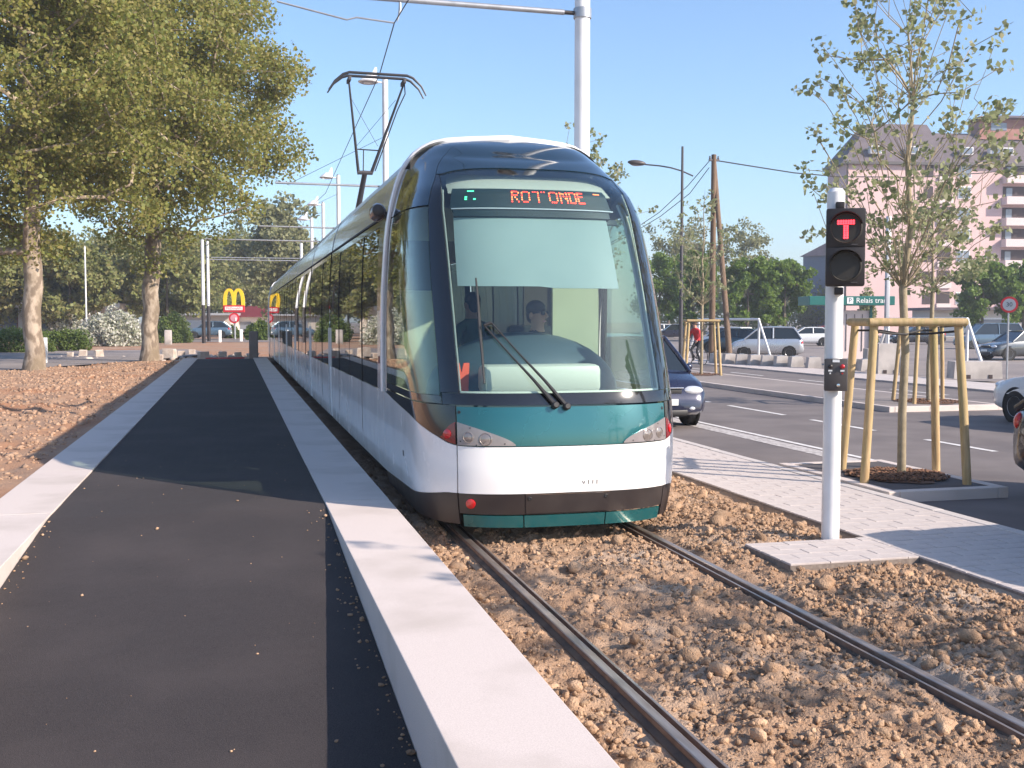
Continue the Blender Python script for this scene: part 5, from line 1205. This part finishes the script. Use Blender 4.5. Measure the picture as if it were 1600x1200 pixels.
slabblock('long low concrete barrier under the white slanting bar', 1494, 1570, 592, 565)
slabblock('concrete barrier behind the hut with dark side', 1358, 1376, 573, 545)
# height limit frames of the car park
def gantry(label, l0, l1, z_bar, foot_off, bar_ends, depth):
    pass
def limit_frame(label, pxa, pxb, depth_a, depth_b, yb, flip):
    a, b = D(pxa, 500, depth_a), D(pxb, 500, depth_b); t = thing('height_limit_frame', label, 'barrier', (a.x, a.y, -.12), 0, 'white height limit frames of the car park')
    d = Vector((b.x-a.x, b.y-a.y, 0)); u = d.normalized(); H_ = 2.0
    MB().tube([(0, 0, H_), tuple(d+Vector((0, 0, H_)))], .06, 10).build('cross_bar', 'pole_white', t, True)
    for q, s in ((Vector(), -1), (d, 1)):
        MB().tube([q, q+Vector((0, 0, H_))], .055, 10).build('upright', 'pole_white', t, True)
        MB().tube([q+Vector((0, 0, H_-.06)), q+u*s*.95], .055, 10).build('slanting_leg', 'pole_white', t, True)
limit_frame('white height limit frame behind the silver compact', 1092, 1186, 56, 52, 0, 0)
limit_frame('white height limit frame with slanting leg behind the nearest stakes', 1388, 1512, 42, 38, 0, 0)
# wooden utility poles, street lamp, cables
ub = P(1112, 566, RZ); ud = (RZ-CAM_H)/ray(1112, 566).z
t = thing('utility_pole', 'upright wooden pole with a leaning strut carrying cables', 'utility pole', (ub.x, ub.y, RZ)); zt = CAM_H+(500-245)/FPX*ud-RZ
MB().tube([(0, 0, -.3), (.0, 0, zt)], [.15, .11], 12).build('pole', 'timber_dark', t, True)
s0 = P(1141, 570, RZ)-ub; s1 = D(1116, 256, ud)-ub
MB().tube([s0, s1], [.13, .10], 12).build('strut', 'timber_dark', t, True)
MB().box((.0, -.02, zt-.25), (.5, .08, .10), bev=.01).build('cross_piece', 'dark_steel', t)
for x_ in (-.2, .2): MB().lathe([(.03, 0), (.05, .04), (.03, .08), (.04, .12), (.001, .14)], 10, TR((x_, -.02, zt-.2))).build('insulator', 'dark_steel', t, True)
def cable(label, pts, r=.02):
    q = [D(*p) for p in pts]; s_ = []
    for i in range(len(q)-1):
        for k in range(6): s_.append(q[i].lerp(q[i+1], k/6))
    s_.append(q[-1]); tag(MB().tube(s_, r, 5).build('cable', 'wire'), label, 'cable', 'overhead cables of the wooden pole')
cable('upper black cable running down from the wooden pole behind the tram', [(1108, 252, ud), (1075, 290, ud+4), (1030, 332, ud+9), (985, 362, ud+14), (900, 410, ud+26)])
cable('lower black cable running down from the wooden pole behind the tram', [(1108, 262, ud), (1078, 302, ud+4), (1032, 338, ud+9), (985, 366, ud+14), (900, 412, ud+26)])
cable('thick black cable crossing to the right in front of the pink house', [(1114, 250, ud), (1170, 259, ud+1), (1240, 270, ud+3), (1310, 276, ud+5), (1430, 277, ud+8), (1540, 270, ud+11), (1700, 248, ud+15)], .03)
lb_ = D(1064, 500, 47); t = thing('street_lamp', 'tall dark street lamp with curved arm', 'street lamp', (lb_.x, lb_.y, RZ)); zt = CAM_H+(500-232)/FPX*47-RZ
MB().tube([(0, 0, -.2), (0, 0, 2.2), (0, 0, zt)], [.095, .085, .05], 14).build('pole', 'dark_steel', t, True)
ap = [D(px, py, 47)-Vector((lb_.x, lb_.y, RZ)) for px, py in ((1083, 275), (1065, 267), (1048, 262), (1030, 259), (1008, 257))]
MB().tube(ap, .032, 8).build('arm', 'dark_steel', t, True); hd = D(995, 254.5, 47)-Vector((lb_.x, lb_.y, RZ)); ax = (ap[-1]-ap[-2]).normalized()
mb = MB(); mb.ell((0, 0, 0), (.40, .16, .12), 16, 10, TR(hd, rz=-YAW, ry=.1)); h_ = mb.build('lamp_head', 'signal_grey', t, True); MB().ell((0, 0, -.06), (.28, .12, .08), 14, 8, TR(hd, rz=-YAW)).build('lamp_glass', 'lens', h_, True)
# park and ride hut with canopy
hb = P(1345, 571, -.1); hd_ = (-.1-CAM_H)/ray(1345, 571).z; u_ = hd_/FPX
hut = thing('ticket_hut', 'small grey ticket hut under a green canopy board', 'hut', (hb.x, hb.y+.6, -.1), -YAW)
zc = CAM_H+.1
def hx_(px): return (px-1345)*u_
def hz_(py): return zc+(500-py)*u_
MB().box(((hx_(1321)+hx_(1371))/2, .6, hz_(485)/2), (hx_(1371)-hx_(1321), 1.2, hz_(485)), bev=.02).build('cabin', 'render_light', hut)
for px in (1320, 1371): MB().box((hx_(px), -.05, hz_(478)/2), (.10, .10, hz_(478))).build('corner_post', 'green_sign', hut)
for px in (1333, 1346, 1358): MB().box((hx_(px), -.012, hz_(520)), (.02, .03, 1.6)).build('panel_joint', 'signal_grey', hut)
cn = MB().box(((hx_(1268)+hx_(1401))/2, .3, hz_(470)), (hx_(1401)-hx_(1268), 1.9, hz_(463)-hz_(477)), bev=.02).build('canopy', 'green_sign', hut)
fy = .3-.95-.008
MB().box((hx_(1331), fy, hz_(470)), (.26, .012, .27)).build('sign_square', 'sign_white', cn)
lettering('sign_letter', 'P', .27, TR((hx_(1331), fy-.009, hz_(470)), rx=PI/2), 'car_blue', cn, .003)
lettering('sign_lettering', '+ Relais tram', .31, TR((hx_(1361), fy, hz_(470)), rx=PI/2), 'sign_white', cn)
t = post('slim grey post in front of the canopy board', 1384, 575, 340, 6, -.1, 'pole_grey', 'lamp_post', 'post')
# round speed sign
sg_ = D(1577, 476, 36); t = thing('round_sign', 'round red rimmed traffic sign at the right edge', 'sign', (sg_.x, sg_.y, RZ)); zz = sg_.z-RZ
MB().tube([(0, .03, -.2), (0, .03, zz+.2)], .03, 8).build('post', 'galv', t, True)
T = TR((0, 0, zz), rz=-YAW-.4) @ TR(rx=PI/2)
MB().lathe([(.27, -.01), (.27, .01), (.001, .01)], 28, T).build('rim', 'sign_red', t, True, 30); MB().lathe([(.20, .008), (.20, .014), (.001, .014)], 28, T).build('face', 'pole_grey', t, True, 30)
lettering('sign_number', '30', .20, T @ TR((0, 0, .016)), 'plate_ink', t, .002)
# cyclist
cb = P(1086, 572, RZ+.05); cyc = thing('bicycle', 'bicycle ridden past the first concrete block', 'bicycle', (cb.x, cb.y, RZ+.05), math.radians(-60))
for y in (-.52, .52):
    wv = MB().tube([(0, y+.33*math.cos(a*PI/12), .345+.33*math.sin(a*PI/12)) for a in range(24)], .018, 6, closed=True).build('wheel', 'tyre', cyc, True)
    mb = MB()
    for a in range(10): mb.tube([(0, y, .345), (0, y+.32*math.cos(a*PI/5), .345+.32*math.sin(a*PI/5))], .003, 4)
    mb.build('spokes', 'chrome', wv)
mb = MB()
for a, b in (((0, .52, .345), (0, .08, .30)), ((0, .08, .30), (0, .22, .86)), ((0, .22, .80), (0, -.38, .84)), ((0, .08, .30), (0, -.40, .72)), ((0, -.52, .345), (0, -.37, .98)), ((0, .52, .345), (0, .20, .75))): mb.tube([a, b], .018, 7)
mb.build('frame', 'car_dark', cyc, True); MB().tube([(-.26, -.30, 1.02), (-.1, -.38, 1.0), (.1, -.38, 1.0), (.26, -.30, 1.02)], .014, 7).build('handlebar', 'chrome', cyc, True)
MB().box((0, .24, .89), (.15, .26, .06), bev=.025).build('saddle', 'black_plastic', cyc, True)
RIDE = dict(pz=.96, lean=-.22, arm=[(.27, -.26, 1.16), (.24, -.40, 1.04)], legl=[(.1, -.02, .94), (.11, -.33, .66), (.11, -.12, .28), (.11, -.25, .20)], legr=[(.1, -.02, .94), (.11, -.24, .58), (.11, .02, .18), (.11, -.12, .11)], leg=[(.1, 0, .9), (.1, 0, .5), (.1, 0, .1), (.1, -.1, .05)])
person('cyclist in a red jacket riding beside the concrete blocks', (cb.x+.20*math.sin(math.radians(60)), cb.y+.20*math.cos(math.radians(60)), RZ+.05), math.radians(-60), RIDE, 'cloth_red', 'cloth_dark')
# ------------------------------------------------------------ buildings
BD = 140.0
c0 = D(1317, 500, BD); bld = thing('apartment_house', 'pink rendered apartment house with dark mansard roof and balconies', 'building', (c0.x, c0.y, -.2), -YAW+.09)
k_ = BD/FPX
def bxp(px): return (px-1317)*k_
def bz(py): return CAM_H+.2+(500-py)*k_
EZ = bz(259); BW = 46.0
MB().box((BW/2, 3.0, EZ/2), (BW, 6.0, EZ)).build('wall', 'render_pink', bld)
MB().box((BW/2-.2, 2.8, EZ+.15), (BW+.9, 6.8, .34)).build('eaves', 'signal_grey', bld)
rh = bz(191)-EZ; x1, x2 = bxp(1366), bxp(1461)
mb = MB()
def hip(mb, xa, xb, xi0, xi1, z0, z1, ya=-.4, yb=6.2, d=2.9):
    v = [(xa, ya, z0), (xb, ya, z0), (xb, yb, z0), (xa, yb, z0), (xi0, ya+d, z1), (xi1, ya+d, z1), (xi1, yb-.6, z1), (xi0, yb-.6, z1)]
    mb.add(v, [(0, 1, 5, 4), (1, 2, 6, 5), (2, 3, 7, 6), (3, 0, 4, 7), (4, 5, 6, 7), (3, 2, 1, 0)])
hip(mb, -.5, x2+2.0, x1, x2, EZ+.33, EZ+rh); rf = mb.build('roof', 'slate', bld)
mb = MB(); hip(mb, x2-3, BW+.5, x2-2, BW-3, EZ+.33, bz(204)); mb.build('roof', 'slate', bld)
for px in (1363, 1423, 1511, 1557, 1577):
    zz = bz(237); w_ = MB().box((bxp(px), -.05+ (237 < 0), zz), (1.5, .9, 1.0), bev=.05).build('roof_window', 'window_frame', rf); MB().box((bxp(px), -.51, zz), (1.2, .04, .75)).build('pane', 'window_far', w_)
ph = MB().box((bxp(1585), 3.2, bz(196)), (bxp(1632)-bxp(1549), 3.0, bz(180)-bz(216))).build('penthouse', 'brick_red', bld)
MB().box((bxp(1575), 1.68, bz(194)), (bxp(1588)-bxp(1562), .06, bz(188)-bz(200))).build('glazing', 'window_far', ph)
mb = MB(); hip(mb, bxp(1538), bxp(1645), bxp(1565), bxp(1630), bz(182), bz(176), .6, 5.5, 1.2); mb.build('penthouse_roof', 'slate', ph)
for k in range(7):
    zr = bz(268+33*k)
    if zr < 2: break
    l = MB().box((bxp(1479), -.02, zr), (bxp(1489)-bxp(1468), .10, 1.75)).build('loggia', 'dark_opening', bld)
    MB().box((bxp(1479), -.14, zr-1.05), (bxp(1490)-bxp(1467), .22, .75)).build('parapet', 'render_light', l)
    MB().box((bxp(1452), -.02, zr), (1.1, .08, 1.5)).build('window', 'dark_opening', bld)
    wd = MB().box((bxp(1510), -.02, zr), (bxp(1521)-bxp(1500), .10, 1.6)).build('window', 'window_frame', bld)
    for sx in (-1, 1): MB().box((bxp(1510)+sx*.42, -.085, zr), (.70, .04, 1.35)).build('pane', 'window_far', wd)
    for pa, pb in ((1573, 1612), (1622, 1660)):
        b_ = MB().box((bxp((pa+pb)/2), -.03, zr+.1), (bxp(pb)-bxp(pa), .10, 1.5)).build('balcony', 'dark_opening', bld)
        MB().box((bxp((pa+pb)/2), -.65, zr-1.05), (bxp(pb)-bxp(pa)+.3, 1.3, 1.0), bev=.03).build('parapet', 'render_light', b_)
        MB().box((bxp((pa+pb)/2)-.8, -.10, zr+.05), (.8, .06, 1.2)).build('pane', 'window_far', b_)
MB().tube([(.25, -.12, 0), (.25, -.12, EZ)], .09, 8).build('downpipe', 'signal_grey', bld)
# shaded block further left
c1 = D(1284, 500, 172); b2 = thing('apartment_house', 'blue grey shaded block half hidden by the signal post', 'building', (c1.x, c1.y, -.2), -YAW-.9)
MB().box((5, 6, 5.9), (10, 22, 11.8)).build('wall', 'shade_toned_wall', b2); mb = MB(); hip(mb, -.4, 10.4, 3, 7, 11.8, 14.2, -5.4, 17.4, 3); mb.build('roof', 'slate', b2)
for r in range(4):
    for q in range(6):
        w_ = MB().box((-.02, -3.6+q*3.5, 1.8+r*2.8), (.12, 1.3, 1.5)).build('window', 'window_frame', b2); MB().box((-.07, -3.6+q*3.5, 1.8+r*2.8), (.06, 1.0, 1.2)).build('pane', 'window_far', w_)
# low shops on the right behind the car park
c2 = D(1500, 500, 118); b3 = thing('shop', 'long low cream building behind the parked cars at the right', 'building', (c2.x, c2.y, -.2), -YAW)
MB().box((9, 3, 1.55), (24, 6, 3.1)).build('wall', 'render_cream', b3); MB().box((9, 2.6, 3.25), (25, 7.4, .3)).build('roof', 'slate', b3)
for q in range(5): w_ = MB().box((-.5+q*4.4, -.02, 1.25), (3.0, .10, 2.1)).build('shop_window', 'window_frame', b3); MB().box((-.5+q*4.4, -.08, 1.2), (2.7, .05, 1.8)).build('pane', 'window_far', w_)
# left: low shop front and the restaurant
c3 = D(-90, 500, 98); b4 = thing('shop', 'low white shop front with red sill at the far left', 'building', (c3.x, c3.y, 0), -YAW)
MB().box((6, 4, 1.7), (17, 8, 3.4)).build('wall', 'render_cream', b4); MB().box((6, 1.2, 3.2), (17.6, 4.4, .5), bev=.04).build('canopy', 'sign_white', b4)
for q in range(6): MB().box((-1.6+q*3.0, -.7, 1.5), (.35, .35, 3.0)).build('column', 'sign_white', b4)
for q in range(5): w_ = MB().box((-.1+q*3.0, -.03, 1.3), (1.9, .1, 2.0)).build('shop_window', 'brick_red', b4); MB().box((-.1+q*3.0, -.09, 1.4), (1.6, .06, 1.6)).build('pane', 'window_far', w_)
c4 = D(372, 500, 128); b5 = thing('restaurant', 'low white restaurant with dark red roof beyond the hedges', 'building', (c4.x, c4.y, 0), -YAW)
MB().box((4.2, 3, 1.1), (9, 6, 2.2)).build('wall', 'sign_white', b5); mb = MB(); hip(mb, -.8, 9.2, 1.0, 7.4, 2.2, 3.5, -.8, 7, 1.6); mb.build('roof', 'roof_red', b5)
for q in range(4): w_ = MB().box((.9+q*2.2, -.03, 1.1), (1.5, .1, 1.3)).build('window', 'window_frame', b5); MB().box((.9+q*2.2, -.09, 1.1), (1.3, .05, 1.1)).build('pane', 'window_far', w_)
c5 = D(302, 500, 124); b6 = thing('shop', 'low pale building behind the grey blue hatchback', 'building', (c5.x, c5.y, 0), -YAW)
MB().box((1, 3, 1.2), (6.5, 6, 2.4)).build('wall', 'render_cream', b6); MB().box((1, 2.8, 2.5), (7, 6.8, .25)).build('roof', 'roof_grey', b6); w_ = MB().box((.5, -.03, 1.2), (2.4, .1, 1.2)).build('window', 'window_frame', b6); MB().box((.5, -.09, 1.2), (2.2, .05, 1.0)).build('pane', 'window_far', w_)
# yellow arches sign
SD = 100.0; s0 = D(366, 500, SD); u = SD/FPX
sgn = thing('arches_sign', 'yellow arches above a red and white name board on a post', 'sign', (s0.x, s0.y, 0), -YAW+.05)
def zz_(py): return CAM_H+(500-py)*u
mb = MB(); hw_ = 15.0*u
for sg in (-1, 1):
    cx = sg*hw_*.47; pts = []
    for k in range(17):
        a = PI*k/16; pts.append(Vector((cx-math.cos(a)*hw_*.47, 0, zz_(478)+ (zz_(453)-zz_(478))*math.sin(a)**.72)))
    vs = []; 
    for i, p_ in enumerate(pts):
        tdir = (pts[min(i+1, 16)]-pts[max(i-1, 0)]).normalized(); nn = Vector((-tdir.z, 0, tdir.x)); wd = .115+.04*abs(math.cos(PI*i/16))
        for dx, dy in ((-1, -.11), (1, -.11), (1, .11), (-1, .11)): vs.append(p_+nn*wd*dx+Vector((0, dy+sg*.004, 0)))
    mb.add(vs, [(i*4+j, i*4+(j+1) % 4, (i+1)*4+(j+1) % 4, (i+1)*4+j) for i in range(16) for j in range(4)]+[(0, 1, 2, 3), (67, 66, 65, 64)])
mb.build('arches', 'yellow_paint', sgn)
bd = MB().box((0, 0, zz_(482.5)), (33*u, .26, zz_(477)-zz_(488)), bev=.03).build('name_board', 'sign_red', sgn); MB().box((0, -.14, zz_(482)), (27*u, .03, zz_(479.3)-zz_(484.6))).build('name_strip', 'sign_white', bd)
lettering('name_lettering', "McDonald's", .30, TR((0, -.158, zz_(482)), rx=PI/2), 'sign_red', bd, .002)
T = TR((0, -.02, zz_(497)), rx=PI/2); rd = MB().lathe([(8.2*u, -.06), (8.2*u, .06), (.001, .07)], 28, T).build('round_board', 'sign_red', sgn, True, 30)
MB().lathe([(5.6*u, .05), (5.6*u, .085), (.001, .09)], 24, T).build('round_face', 'sign_pink', rd, True, 30); MB().box((3.0*u, -.12, zz_(499)), (2.2*u, .02, 6*u)).build('mark', 'sign_white', rd)
MB().tube([(0, .15, -.2), (0, .15, zz_(478))], .10, 10).build('post', 'galv', sgn, True)

# ------------------------------------------------------------ the hazy spring air
hz = MB().box((0, 420, 19.35), (1300, 1000, 41.3)).build('haze', 'ground'); hz['kind'] = 'stuff'; hz['label'] = 'thin pale haze in the spring air'
hm = bpy.data.materials.new('haze'); hm.use_nodes = True; t = hm.node_tree; t.nodes.remove(t.nodes['Principled BSDF'])
pv = t.nodes.new('ShaderNodeVolumePrincipled'); pv.inputs['Color'].default_value = (.80, .85, .95, 1); pv.inputs['Density'].default_value = .0008; pv.inputs['Anisotropy'].default_value = .2
t.links.new(pv.outputs[0], t.nodes['Material Output'].inputs['Volume']); hz.data.materials.clear(); hz.data.materials.append(hm)
